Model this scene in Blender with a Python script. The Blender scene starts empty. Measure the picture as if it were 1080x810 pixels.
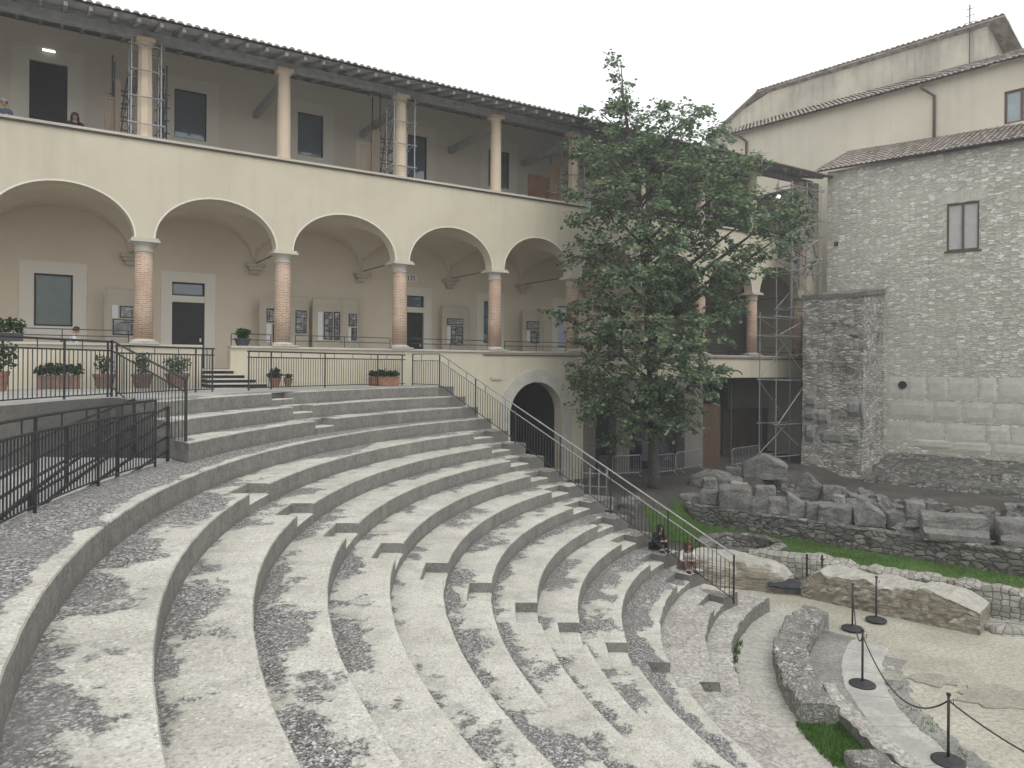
import bpy, math, random
from mathutils import Vector, noise, Matrix
random.seed(11)
R = math.radians
SC = bpy.context.scene
COL = SC.collection

# ---------------------------------------------------------------- camera model
FOC, V0, ROLL = 780.0, 384.89, 0.0073
CR, SR = math.cos(ROLL), math.sin(ROLL)
CX, CY = 13.562, 13.169                      # centre of the cavea


def ray(x, y):
    u = x - 540; v = y - V0
    return (CR * u + SR * v) / FOC, (-SR * u + CR * v) / FOC


def on_z(x, y, z):                           # photo point on a level plane
    u, v = ray(x, y); Y = -z / v
    return Vector((u * Y, Y, z))


def at_depth(x, y, Y):
    u, v = ray(x, y)
    return Vector((u * Y, Y, -v * Y))


PHI = 1.0016
FD = Vector((math.sin(PHI), math.cos(PHI), 0))      # along the loggia
FN = Vector((math.cos(PHI), -math.sin(PHI), 0))     # out of the loggia
F0 = Vector(((152 - 540) / 780 * 23, 23, 0))


def fp(t, n, z):
    return F0 + FD * t + FN * n + Vector((0, 0, z))


def on_line(x, y, o, d):
    u, v = ray(x, y)
    t = (u * o.y - o.x) / (d.x - u * d.y); Y = o.y + t * d.y
    return t, -v * Y


def pf(x, y, n=0.0):                          # photo point on the loggia plane moved n out
    return on_line(x, y, F0 + FN * n, FD)


def inv_f(p):
    q = Vector(p) - F0
    return q.dot(FD), q.dot(FN)


SWD = Vector((.744, -.668, 0)); SWN = Vector((-.668, -.744, 0)); SW0 = Vector((17.0, 40.0, 0))


def sw(s, n, z):
    return SW0 + SWD * s + SWN * n + Vector((0, 0, z))


def ps(x, y, n=0.0):
    return on_line(x, y, SW0 + SWN * n, SWD)


CWD = Vector((.646, -.763, 0)).normalized(); CWN = Vector((-.763, -.646, 0)).normalized(); CW0 = Vector((19.15, 45.0, 0))


def cw(s, n, z):
    return CW0 + CWD * s + CWN * n + Vector((0, 0, z))


def pc(x, y, n=0.0):
    return on_line(x, y, CW0 + CWN * n, CWD)


def pol(r, a, z):
    return Vector((CX + r * math.cos(R(a)), CY + r * math.sin(R(a)), z))


def nz(p, s=1.0, seed=0.0):
    return noise.noise(Vector((p[0] * s + seed, p[1] * s - seed * .7, p[2] * s + seed * 1.3)))


# ---------------------------------------------------------------- object helpers
ORG = {}


def tag(o, label=None, cat=None, group=None, kind=None):
    if label: o['label'] = label
    if cat: o['category'] = cat
    if group: o['group'] = group
    if kind: o['kind'] = kind
    return o


def empty(name, loc, label, cat, group=None, rz=0.0):
    o = bpy.data.objects.new(name, None)
    COL.objects.link(o)
    o.empty_display_size = .2
    o.location = loc; o.rotation_euler = (0, 0, rz)
    ORG[o.name] = Vector(loc)
    return tag(o, label, cat, group)


def children(o):
    return [c for c in bpy.data.objects if c.parent == o]


def dup(o, loc, rz=None, label=None, parent=None):
    c = o.copy(); COL.objects.link(c)
    if parent is None:
        c.location = loc
        if rz is not None: c.rotation_euler = (0, 0, rz)
        if label: c['label'] = label
    else:
        c.parent = parent
    for ch in children(o):
        dup(ch, None, parent=c)
    return c


class MB:
    """Collects faces; build() links them as one mesh object."""

    def __init__(s, xf=None):
        s.v = []; s.l = []; s.f = []; s.uv = []; s.mi = []; s.xf = xf

    def pt(s, p):
        p = Vector(p); s.l.append(p)
        s.v.append(s.xf(*p) if s.xf else p)
        return len(s.v) - 1

    def face(s, idx, uv=None, mi=0):
        s.f.append(tuple(idx)); s.uv.append(uv); s.mi.append(mi)

    def poly(s, pts, uv=None, mi=0):
        s.face([s.pt(p) for p in pts], uv, mi)

    def box(s, a, b, mi=0):
        x0, y0, z0 = a; x1, y1, z1 = b
        i = [s.pt(p) for p in ((x0, y0, z0), (x1, y0, z0), (x1, y1, z0), (x0, y1, z0), (x0, y0, z1), (x1, y0, z1), (x1, y1, z1), (x0, y1, z1))]
        for q in ((0, 3, 2, 1), (4, 5, 6, 7), (0, 1, 5, 4), (1, 2, 6, 5), (2, 3, 7, 6), (3, 0, 4, 7)):
            s.face([i[k] for k in q], None, mi)

    def bar(s, p, q, w, h=None, mi=0, up=(0, 0, 1)):
        p = Vector(p); q = Vector(q); h = h or w
        d = (q - p).normalized(); up = Vector(up)
        if abs(d.dot(up)) > .98: up = Vector((FD.x, FD.y, 0))
        a = d.cross(up).normalized(); b = a.cross(d).normalized()
        i = []
        for c in (p, q):
            for sx, sy in ((-1, -1), (1, -1), (1, 1), (-1, 1)):
                i.append(s.pt(c + a * (w / 2 * sx) + b * (h / 2 * sy)))
        for k in ((3, 2, 1, 0), (4, 5, 6, 7), (0, 1, 5, 4), (1, 2, 6, 5), (2, 3, 7, 6), (3, 0, 4, 7)):
            s.face([i[j] for j in k], None, mi)

    def tube(s, pts, r, seg=6, mi=0, caps=True):
        pts = [Vector(p) for p in pts]
        rr = r if isinstance(r, (list, tuple)) else [r] * len(pts)
        rings = []; a = None
        for k, p in enumerate(pts):
            d = (pts[min(k + 1, len(pts) - 1)] - pts[max(k - 1, 0)]).normalized()
            if a is None:
                a = d.cross(Vector((0, 0, 1)) if abs(d.z) < .95 else Vector((1, 0, 0))).normalized()
            else:
                a = (a - d * a.dot(d)).normalized()
            b = d.cross(a)
            rings.append([s.pt(p + (a * math.cos(2 * math.pi * j / seg) + b * math.sin(2 * math.pi * j / seg)) * rr[k]) for j in range(seg)])
        for k in range(len(rings) - 1):
            for j in range(seg):
                s.face((rings[k][j], rings[k][(j + 1) % seg], rings[k + 1][(j + 1) % seg], rings[k + 1][j]), None, mi)
        if caps:
            s.face(rings[0][::-1], None, mi); s.face(rings[-1], None, mi)

    def lathe(s, prof, c=(0, 0, 0), seg=20, mi=0, close=True):
        c = Vector(c); rings = []
        for r, z in prof:
            rings.append([s.pt(c + Vector((r * math.cos(2 * math.pi * j / seg), r * math.sin(2 * math.pi * j / seg), z))) for j in range(seg)])
        for k in range(len(prof) - 1):
            r0 = max(prof[k][0], prof[k + 1][0])
            for j in range(seg):
                u0, u1 = 2 * math.pi * r0 * j / seg, 2 * math.pi * r0 * (j + 1) / seg
                s.face((rings[k][j], rings[k][(j + 1) % seg], rings[k + 1][(j + 1) % seg], rings[k + 1][j]),
                       ((u0, prof[k][1]), (u1, prof[k][1]), (u1, prof[k + 1][1]), (u0, prof[k + 1][1])), mi)
        if close:
            s.face(rings[0][::-1], None, mi); s.face(rings[-1], None, mi)

    def grid(s, rows, uvs=None, mi=0, flip=False):
        """rows: list of equal-length point lists"""
        ids = [[s.pt(p) for p in r] for r in rows]
        for i in range(len(ids) - 1):
            for j in range(len(ids[0]) - 1):
                q = [ids[i][j], ids[i][j + 1], ids[i + 1][j + 1], ids[i + 1][j]]
                uv = None
                if uvs: uv = [uvs[i][j], uvs[i][j + 1], uvs[i + 1][j + 1], uvs[i + 1][j]]
                if flip:
                    q = q[::-1]; uv = uv[::-1] if uv else None
                s.face(q, uv, mi)

    def ball(s, c, r, seg=10, rings=7, mi=0, jit=0.0):
        c = Vector(c); r = Vector(r) if not isinstance(r, (int, float)) else Vector((r, r, r))
        rows = []
        for i in range(rings + 1):
            th = math.pi * i / rings; row = []
            for j in range(seg + 1):
                ph = 2 * math.pi * (j % seg) / seg
                d = Vector((math.sin(th) * math.cos(ph), math.sin(th) * math.sin(ph), math.cos(th)))
                k = 1 + jit * nz(d, 2.2, c.x + c.y)
                row.append(c + Vector((d.x * r.x, d.y * r.y, d.z * r.z)) * k)
            rows.append(row)
        s.grid(rows, None, mi)

    def build(s, name, mats, parent=None, smooth=False, local=False, fix=True):
        me = bpy.data.meshes.new(name)
        o = bpy.data.objects.new(name, me)
        org = Vector((0, 0, 0))
        if parent is not None:
            org = ORG[parent.name]
            o.parent = parent
        ORG[o.name] = org
        vs = s.v if local else [v - org for v in s.v]
        me.from_pydata([tuple(v) for v in vs], [], s.f)
        uvl = me.uv_layers.new(name='UVMap').data
        k = 0
        for fi, f in enumerate(s.f):
            uv = s.uv[fi]
            if uv is None:
                P = [s.l[i] for i in f]
                n = (P[1] - P[0]).cross(P[2] - P[0]) if len(P) > 2 else Vector((0, 0, 1))
                ax = [abs(n.x), abs(n.y), abs(n.z)]
                if ax[2] >= max(ax[0], ax[1]) * 1.2: uv = [(p.x, p.y) for p in P]
                elif ax[1] >= ax[0]: uv = [(p.x, p.z) for p in P]
                else: uv = [(p.y, p.z) for p in P]
            for c in uv:
                uvl[k].uv = c; k += 1
        if not isinstance(mats, (list, tuple)): mats = [mats]
        for m in mats: me.materials.append(m)
        for i, p in enumerate(me.polygons):
            p.material_index = s.mi[i]; p.use_smooth = smooth
        me.validate(); me.update()
        if fix:
            import bmesh
            bm = bmesh.new(); bm.from_mesh(me)
            bmesh.ops.recalc_face_normals(bm, faces=bm.faces)
            bm.to_mesh(me); bm.free()
        COL.objects.link(o)
        return o


def thing(name, mb, mats, label, cat, group=None, smooth=False, kind=None, loc=None):
    """one-mesh top-level object whose origin is moved to its base"""
    zs = min(v.z for v in mb.v)
    c = loc or Vector((sum(v.x for v in mb.v) / len(mb.v), sum(v.y for v in mb.v) / len(mb.v), zs))
    mb.v = [v - c for v in mb.v]
    o = mb.build(name, mats, None, smooth, local=True)
    o.location = c
    return tag(o, label, cat, group, kind)


# ---------------------------------------------------------------- materials
class NT:
    def __init__(s, name):
        m = bpy.data.materials.new(name); m.use_nodes = True
        s.m = m; s.t = m.node_tree; s.n = s.t.nodes; s.L = s.t.links
        s.b = s.n['Principled BSDF']

    def add(s, typ, ins=None, **kw):
        nd = s.n.new(typ)
        for k, v in kw.items(): setattr(nd, k, v)
        for k, v in (ins or {}).items(): s.set(nd, k, v)
        return nd

    def set(s, nd, k, v):
        if isinstance(v, bpy.types.NodeSocket): s.L.new(v, nd.inputs[k])
        else: nd.inputs[k].default_value = v

    def noise(s, vec, scale, detail=5, rough=.55, dist=0.0):
        n = s.add('ShaderNodeTexNoise', {'Vector': vec, 'Scale': scale, 'Detail': detail, 'Roughness': rough, 'Distortion': dist})
        return n.outputs['Fac']

    def vor(s, vec, scale, feature='F1', rnd=1.0):
        n = s.add('ShaderNodeTexVoronoi', {'Vector': vec, 'Scale': scale, 'Randomness': rnd}, feature=feature)
        return n

    def ramp(s, fac, stops):
        n = s.add('ShaderNodeValToRGB', {'Fac': fac}); e = n.color_ramp.elements
        while len(e) < len(stops): e.new(.5)
        for el, (p, c) in zip(e, stops):
            el.position = p; el.color = (c, c, c, 1) if isinstance(c, (int, float)) else (*c, 1)
        return n.outputs['Color']

    def mix(s, fac, a, b, mode='MIX'):
        n = s.add('ShaderNodeMix', data_type='RGBA', blend_type=mode)
        for i, v in ((0, fac), (6, a), (7, b)):
            if isinstance(v, bpy.types.NodeSocket): s.L.new(v, n.inputs[i])
            else: n.inputs[i].default_value = v if i == 0 else ((*v, 1) if len(v) == 3 else v)
        return n.outputs[2]

    def math(s, op, a, b=0.0, c=None, clamp=False):
        n = s.add('ShaderNodeMath', operation=op, use_clamp=clamp)
        s.set(n, 0, a); s.set(n, 1, b)
        if c is not None: s.set(n, 2, c)
        return n.outputs[0]

    def mapping(s, vec, scale=(1, 1, 1), loc=(0, 0, 0), rot=(0, 0, 0)):
        return s.add('ShaderNodeMapping', {'Vector': vec, 'Scale': scale, 'Location': loc, 'Rotation': rot}).outputs[0]

    def pos(s): return s.add('ShaderNodeNewGeometry').outputs['Position']
    def obj(s): return s.add('ShaderNodeTexCoord').outputs['Object']
    def uv(s): return s.add('ShaderNodeTexCoord').outputs['UV']
    def sep(s, v): return s.add('ShaderNodeSeparateXYZ', {'Vector': v}).outputs
    def rnd(s): return s.add('ShaderNodeObjectInfo').outputs['Random']

    def bump(s, h, strength=.3, dist=.02):
        n = s.add('ShaderNodeBump', {'Height': h, 'Strength': strength, 'Distance': dist})
        s.L.new(n.outputs[0], s.b.inputs['Normal'])

    def out(s, color, rough=.85, metal=0.0, spec=.3):
        s.set(s.b, 'Base Color', color if isinstance(color, bpy.types.NodeSocket) else (*color, 1))
        s.set(s.b, 'Roughness', rough); s.b.inputs['Metallic'].default_value = metal
        s.b.inputs['Specular IOR Level'].default_value = spec
        return s.m


def flat(name, col, rough=.7, metal=0.0, var=.15, scale=6.0, spec=.3, bump=0.0):
    t = NT(name); p = t.obj()
    f = t.noise(p, scale, 5)
    lo = tuple(c * (1 - var) for c in col); hi = tuple(min(1, c * (1 + var)) for c in col)
    c = t.mix(t.ramp(f, [(.3, 0), (.7, 1)]), lo, hi)
    if bump: t.bump(t.noise(p, scale * 8, 3), bump, .01)
    return t.out(c, rough, metal, spec)


def plaster(name, col, dirt, amt=.5, streak=True):
    t = NT(name); p = t.pos()
    a = t.noise(p, .35, 7, .6)
    b = t.noise(t.mapping(p, (2.2, 2.2, .16)), 1.0, 6, .6)
    k = t.math('MULTIPLY', t.ramp(a, [(.38, 0), (.72, 1)]), amt)
    if streak:
        k = t.math('ADD', k, t.math('MULTIPLY', t.ramp(b, [(.5, 0), (.78, 1)]), amt * .8), clamp=True)
    c = t.mix(k, col, dirt)
    c = t.mix(t.math('MULTIPLY', t.noise(p, 9, 6, .7), .16), c, (col[0] * .7, col[1] * .7, col[2] * .68))
    pt = t.vor(t.add('ShaderNodeVectorMath', {0: p, 1: t.add('ShaderNodeTexNoise', {'Vector': p, 'Scale': 1.2, 'Detail': 5}).outputs['Color']}, operation='ADD').outputs[0], .42)
    c = t.mix(t.math('MULTIPLY', t.ramp(t.sep(pt.outputs['Color'])[0], [(.70, 0), (.76, 1)]), .22), c, (col[0] * .86, col[1] * .84, col[2] * .80))
    t.bump(t.math('ADD', t.noise(p, 22, 6, .65), t.math('MULTIPLY', t.noise(p, 2.2, 4), 1.5)), .35, .02)
    return t.out(c, .92, 0, .2)


M = {}
M['plaster'] = plaster('cream_plaster', (.625, .58, .455), (.49, .445, .345), .7)
M['inner'] = plaster('loggia_inner_plaster', (.72, .635, .505), (.58, .51, .405), .55, False)
M['plaster2'] = plaster('weathered_cream_plaster', (.66, .62, .51), (.50, .465, .38), .6)
M['plaster3'] = plaster('stained_grey_cream_plaster', (.62, .585, .48), (.36, .345, .30), 1.3)
M['surround'] = plaster('pale_stone_surround', (.78, .745, .655), (.64, .61, .53), .35, False)
M['travertine'] = plaster('travertine', (.58, .55, .48), (.36, .34, .30), .6, False)


def tread_mat():
    t = NT('worn_concrete_treads'); p = t.pos()
    nrm = t.add('ShaderNodeNewGeometry').outputs['Normal']
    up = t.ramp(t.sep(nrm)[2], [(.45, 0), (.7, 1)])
    uv = t.sep(t.uv()); rn = t.rnd()
    vec = t.add('ShaderNodeCombineXYZ', {0: uv[0], 1: t.math('MULTIPLY', uv[1], .95), 2: t.math('MULTIPLY', rn, 37.0)}).outputs[0]
    n1 = t.noise(vec, .62, 12, .70, .15)
    bias = t.math('MULTIPLY', t.math('SUBTRACT', t.math('MINIMUM', uv[1], .85), .52), .20)
    k = t.math('ADD', n1, bias)
    per = t.math('ADD', t.math('MULTIPLY', t.math('SUBTRACT', rn, .5), .06), -.004)
    k = t.math('ADD', k, per)
    wear = t.add('ShaderNodeAttribute', attribute_type='OBJECT', attribute_name='wear').outputs['Fac']
    edge = t.ramp(uv[1], [(.10, 0), (.26, 1)])
    k = t.math('ADD', k, t.math('MULTIPLY', wear, edge))
    gravel = t.ramp(k, [(.500, 0), (.522, 1)])
    # pebbled worn surface
    v1 = t.vor(p, 34); v2 = t.vor(p, 60)
    peb = t.mix(.55, v1.outputs['Color'], v2.outputs['Color'])
    pg = t.add('ShaderNodeRGBToBW', {0: peb}).outputs[0]
    pebc = t.ramp(pg, [(.18, (.05, .05, .05)), (.42, (.14, .136, .132)), (.60, (.27, .262, .25)), (.76, (.62, .61, .575))])
    pebc = t.mix(t.ramp(t.noise(p, .8, 5), [(.4, 0), (.7, .6)]), pebc, (.20, .195, .185))
    # smooth skin that is left
    s1 = t.noise(p, 1.1, 8, .62); s2 = t.noise(p, 34, 4, .7)
    skin = t.ramp(s1, [(.28, (.42, .40, .345)), (.5, (.55, .53, .465)), (.72, (.64, .62, .555))])
    v3 = t.add('ShaderNodeRGBToBW', {0: t.vor(p, 48).outputs['Color']}).outputs[0]
    skin = t.mix(t.ramp(s2, [(.32, .55), (.58, 0)]), skin, (.25, .24, .22))
    skin = t.mix(t.ramp(v3, [(.14, .6), (.26, 0)]), skin, (.22, .215, .20))
    skin = t.mix(t.ramp(v3, [(.78, 0), (.9, .6)]), skin, (.72, .71, .67))
    skin = t.mix(t.ramp(t.noise(p, 2.6, 9, .7), [(.50, 0), (.70, .65)]), skin, (.27, .26, .245))
    half = t.ramp(t.math('ADD', k, t.math('MULTIPLY', t.math('SUBTRACT', t.noise(p, 7, 8, .75), .5), .22)), [(.475, 0), (.52, .55)])
    skin = t.mix(half, skin, t.ramp(s2, [(.3, (.20, .195, .185)), (.7, (.36, .35, .33))]))
    lich = t.ramp(t.vor(t.add('ShaderNodeVectorMath', {0: p, 1: t.add('ShaderNodeTexNoise', {'Vector': p, 'Scale': 6, 'Detail': 4}).outputs['Color']}, operation='ADD').outputs[0], 4.5).outputs['Distance'], [(.10, .45), (.2, 0)])
    skin = t.mix(lich, skin, (.66, .65, .62))
    top = t.mix(gravel, skin, pebc)
    # risers: grey, mottled, vertical runs
    st = t.noise(t.mapping(t.add('ShaderNodeCombineXYZ', {0: uv[0], 1: uv[1], 2: rn}).outputs[0], (2.2, 1.1, 1)), 1.0, 9, .75)
    r1 = t.noise(p, 2.6, 8, .7)
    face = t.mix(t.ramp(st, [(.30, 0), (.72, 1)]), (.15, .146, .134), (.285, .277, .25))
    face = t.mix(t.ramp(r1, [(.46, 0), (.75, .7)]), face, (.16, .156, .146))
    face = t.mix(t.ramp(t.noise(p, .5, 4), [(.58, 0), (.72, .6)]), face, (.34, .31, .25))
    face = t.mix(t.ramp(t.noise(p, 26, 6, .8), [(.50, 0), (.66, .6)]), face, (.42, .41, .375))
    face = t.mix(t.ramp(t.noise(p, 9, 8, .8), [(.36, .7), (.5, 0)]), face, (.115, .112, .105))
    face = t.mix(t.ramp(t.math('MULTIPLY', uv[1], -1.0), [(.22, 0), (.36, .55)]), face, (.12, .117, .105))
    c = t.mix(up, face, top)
    bh = t.math('ADD', t.math('MULTIPLY', t.math('MULTIPLY', pg, gravel), 1.0), t.math('MULTIPLY', t.math('SUBTRACT', 1.0, gravel), t.math('ADD', .75, t.math('MULTIPLY', s2, .35))))
    t.bump(bh, .8, .02)
    return t.out(c, .93, 0, .2)


M['tread'] = tread_mat()


def ruin_tread():
    t = NT('ancient_limestone_slabs'); p = t.pos()
    uv = t.uv()
    w = t.add('ShaderNodeVectorMath', {0: uv, 1: t.add('ShaderNodeVectorMath', {0: t.add('ShaderNodeTexNoise', {'Vector': p, 'Scale': 1.4, 'Detail': 4}).outputs['Color'], 1: (.3, .3, .3)}, operation='MULTIPLY').outputs[0]}, operation='ADD').outputs[0]
    cr = t.vor(t.mapping(w, (1.4, 2.2, 1)), 1.6, 'DISTANCE_TO_EDGE')
    crack = t.ramp(cr.outputs['Distance'], [(.0, 1), (.045, 0)])
    a = t.noise(p, 1.3, 9, .68); b = t.noise(p, 13, 6, .7)
    c = t.ramp(a, [(.3, (.34, .325, .285)), (.5, (.52, .50, .45)), (.7, (.64, .625, .57))])
    c = t.mix(t.ramp(b, [(.42, .7), (.6, 0)]), c, (.20, .19, .175))
    c = t.mix(t.math('MULTIPLY', t.math('MULTIPLY', crack, t.ramp(t.noise(p, .9, 4), [(.42, 0), (.6, 1)])), .5), c, (.14, .135, .12))
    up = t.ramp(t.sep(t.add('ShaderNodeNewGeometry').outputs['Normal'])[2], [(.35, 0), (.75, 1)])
    c = t.mix(up, t.mix(t.ramp(b, [(.35, 0), (.65, 1)]), (.13, .127, .115), (.27, .26, .235)), c)  # upright faces darkened: shade put into the colour along with dirt
    t.bump(t.math('SUBTRACT', b, t.math('MULTIPLY', crack, .25)), .8, .035)
    return t.out(c, .95, 0, .15)


M['ruin'] = ruin_tread()


def rubble(name, bw, bh, lo, mid, hi, mortar, warp=.09, moss=None, patch=None, bump=.9, coarse=0.0, rnd=.72, top=None, white=0.0):
    t = NT(name); p = t.pos(); uv = t.uv()
    wn = t.add('ShaderNodeTexNoise', {'Vector': p, 'Scale': 1.6, 'Detail': 5, 'Roughness': .65}).outputs['Color']
    wv = t.add('ShaderNodeVectorMath', {0: t.add('ShaderNodeVectorMath', {0: wn, 1: (.5, .5, .5)}, operation='SUBTRACT').outputs[0], 1: (warp * 5, warp * 2.2, 0)}, operation='MULTIPLY').outputs[0]
    w = t.add('ShaderNodeVectorMath', {0: uv, 1: wv}, operation='ADD').outputs[0]
    vA = t.mapping(w, (1 / bw, 1 / bh, 1))
    e = t.vor(vA, 1.0, 'DISTANCE_TO_EDGE', rnd); q = t.vor(vA, 1.0, 'F1', rnd)
    joint = t.ramp(e.outputs['Distance'], [(.02, 1), (.10, 0)])
    g = t.add('ShaderNodeRGBToBW', {0: q.outputs['Color']}).outputs[0]
    c = t.ramp(g, [(.2, lo), (.5, mid), (white - .14, mid), (white - .04, hi)]) if white else t.ramp(g, [(.15, lo), (.45, mid), (.82, hi)])
    c = t.mix(t.ramp(t.noise(p, 7, 8, .7), [(.35, .65), (.65, 0)]), c, lo)
    c = t.mix(joint, c, mortar)
    if coarse: c = t.mix(t.ramp(t.sep(t.vor(t.mapping(w, (.55 / bw, .55 / bh, 1), (3.3, 7.7, 0)), 1.0, 'F1', .8).outputs['Color'])[0], [(.80, 0), (.86, .75)]), c, hi)
    big = t.noise(p, .33, 5, .6)
    c = t.mix(t.ramp(big, [(.45, 0), (.72, .35)]), c, mid)
    if patch: c = t.mix(t.ramp(t.noise(p, .45, 6, .6, .3), [(.53, 0), (.62, .75)]), c, patch)
    if moss: c = t.mix(t.ramp(t.noise(p, .9, 8, .7), [(.54, 0), (.68, .7)]), c, moss)
    h = t.math('ADD', t.math('MULTIPLY', t.ramp(e.outputs['Distance'], [(0, 0), (.18, 1)]), 1.0), t.math('MULTIPLY', t.noise(p, 16, 5, .7), .5))
    if top:
        up = t.ramp(t.sep(t.add('ShaderNodeNewGeometry').outputs['Normal'])[2], [(.35, 0), (.6, 1)])
        c = t.mix(up, c, t.ramp(t.noise(p, 4, 8, .75), [(.3, top[0]), (.7, top[1])]))
    t.bump(h, bump, .04)
    return t.out(c, .95, 0, .12)


M['rubble'] = rubble('coursed_limestone_rubble', .31, .105, (.42, .40, .34), (.62, .60, .525), (.92, .905, .84), (.36, .345, .295), .035, bump=.45, rnd=.62, white=.82)
M['rubble_dark'] = rubble('grey_weathered_rubble', .34, .10, (.27, .26, .235), (.47, .455, .415), (.80, .78, .72), (.22, .213, .19), .09, (.075, .077, .07))
M['ruin_wall'] = rubble('low_ruin_masonry', .30, .15, (.12, .117, .106), (.21, .205, .188), (.36, .35, .325), (.07, .068, .06), .10, (.07, .085, .045))
M['ruin_pale'] = rubble('pale_small_block_masonry', .20, .145, (.27, .26, .225), (.36, .35, .305), (.48, .465, .415), (.12, .117, .10), .02, bump=.5, rnd=.38)
M['core'] = None


def brick():
    t = NT('thin_roman_brick'); p = t.pos(); uv = t.uv()
    b = t.add('ShaderNodeTexBrick', {'Vector': uv, 'Color1': (.36, .19, .115, 1), 'Color2': (.52, .35, .235, 1), 'Mortar': (.60, .53, .44, 1), 'Scale': 1.0, 'Mortar Size': .012, 'Brick Width': .24, 'Row Height': .06})
    n = t.noise(p, 5, 7, .7)
    c = t.mix(t.ramp(n, [(.36, .7), (.52, 0)]), b.outputs['Color'], (.56, .45, .35))
    c = t.mix(t.ramp(t.noise(p, 1.2, 4), [(.5, 0), (.7, .5)]), c, (.44, .27, .20))
    t.bump(t.math('ADD', t.math('MULTIPLY', b.outputs['Fac'], -1.0), t.math('MULTIPLY', t.noise(p, 30, 4), .6)), .6, .012)
    return t.out(c, .92, 0, .15)


M['brick'] = brick()


def tiles_mat():
    t = NT('old_terracotta_tiles'); p = t.pos()
    uv = t.mapping(t.uv(), (1 / .23, 1 / .36, 1))
    q = t.vor(uv, 1.0, 'F1', .5)
    g = t.add('ShaderNodeRGBToBW', {0: q.outputs['Color']}).outputs[0]
    c = t.ramp(g, [(.1, (.19, .155, .13)), (.5, (.33, .275, .23)), (.9, (.48, .43, .38))])
    c = t.mix(t.ramp(t.noise(p, 3.5, 7, .7), [(.45, 0), (.66, .75)]), c, (.37, .36, .325))
    t.bump(t.noise(p, 25, 4), .4, .01)
    return t.out(c, .92, 0, .15)


M['tile'] = tiles_mat()
M['soffit'] = flat('grey_timber', (.42, .425, .435), .85, 0, .25, 3.0)
M['beam'] = flat('grey_beam', (.33, .33, .335), .85, 0, .2, 4.0)


def wood(name, a, b):
    t = NT(name); p = t.obj()
    n = t.noise(t.mapping(p, (9, 9, .8)), 1.0, 6, .6, .4)
    c = t.mix(t.ramp(n, [(.35, 0), (.65, 1)]), a, b)
    return t.out(c, .8, 0, .2)


M['ply'] = wood('plywood_hoarding', (.33, .225, .14), (.24, .16, .10))
M['ply_brown'] = wood('brown_hoarding', (.115, .078, .05), (.08, .054, .036))
M['ply_dark'] = wood('old_chipboard', (.23, .135, .075), (.16, .095, .055))
M['ply_grey'] = wood('grey_boarding', (.40, .33, .25), (.29, .24, .19))
M['metal'] = flat('dark_painted_steel', (.038, .039, .042), .5, .25, .25, 9.0, .45)
M['rail'] = flat('worn_steel_handrail', (.34, .34, .34), .45, .4, .2, 9.0, .5)
M['tube'] = flat('galvanised_tube', (.36, .37, .38), .45, .55, .25, 8.0)
M['tube_dark'] = flat('dull_scaffold_tube', (.10, .103, .108), .55, .4, .3, 8.0)
M['rust'] = flat('brown_metal', (.12, .085, .065), .6, .3, .25, 7.0)
M['terracotta'] = flat('terracotta', (.27, .14, .095), .85, 0, .25, 8.0, bump=.2)
M['terracotta2'] = flat('dull_brown_pot', (.19, .125, .10), .85, 0, .2, 8.0)
M['darkpot'] = flat('dark_grey_pot', (.06, .065, .072), .7, 0, .2, 8.0)
M['soil'] = flat('soil', (.045, .035, .027), .95, 0, .3, 30.0)
M['dark'] = flat('shadowed_opening', (.030, .030, .034), .8, 0, .2, 2.0)
M['door'] = flat('dark_door_leaf', (.032, .030, .034), .55, 0, .2, 3.0)
M['frame'] = flat('dark_window_frame', (.04, .036, .036), .6, 0, .2, 5.0)
M['frame2'] = flat('brown_window_frame', (.10, .075, .055), .6, 0, .2, 5.0)
M['blind'] = flat('pale_blind', (.46, .45, .44), .7, 0, .08, 3.0)
M['white'] = flat('white_paper', (.74, .74, .72), .7, 0, .04, 4.0)
M['panel'] = flat('grey_display_panel', (.50, .45, .37), .8, 0, .08, 2.0)
M['rope'] = flat('dark_rope', (.06, .055, .05), .85, 0, .2, 30.0)
M['tarp'] = flat('dark_tarpaulin', (.035, .037, .046), .55, 0, .3, 4.0)
M['stud'] = flat('pale_metal', (.6, .6, .58), .4, .5, .05, 4.0)


def glass(name, col, rough=.06, metal=0.0):
    t = NT(name); p = t.obj()
    c = t.mix(t.ramp(t.noise(p, .9, 4), [(.35, 0), (.65, 1)]), tuple(x * .75 for x in col), col)
    return t.out(c, rough, metal, .6)


M['glass_green'] = glass('greenish_glass', (.15, .20, .175), .18)
M['glass_dark'] = glass('dark_glass', (.20, .235, .27), .04, .35)
M['glass_blue'] = glass('pale_blue_glass', (.36, .44, .47), .1)


def poster(name, kind):
    t = NT(name); uv = t.obj()
    a = t.add('ShaderNodeTexBrick', {'Vector': t.mapping(t.uv(), (1, 1, 1)), 'Color1': (.42, .42, .42, 1), 'Color2': (.16, .165, .17, 1), 'Mortar': (.035, .035, .04, 1), 'Scale': 1.0, 'Mortar Size': .022, 'Brick Width': kind[0], 'Row Height': kind[1]}, offset=0.0)
    b = t.noise(uv, 5, 5, .7)
    c = t.mix(t.ramp(b, [(.4, 0), (.6, .75)]), a.outputs['Color'], (.10, .10, .105))
    c = t.mix(t.ramp(t.noise(t.mapping(uv, (2, 2, 6)), 1.6, 3), [(.55, 0), (.62, .7)]), c, (.55, .55, .54))
    return t.out(c, .6, 0, .3)


M['photo'] = poster('framed_black_and_white_photos', (.34, .26))
M['photo_wide'] = poster('framed_wide_photo', (3.0, 1.4))


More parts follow.
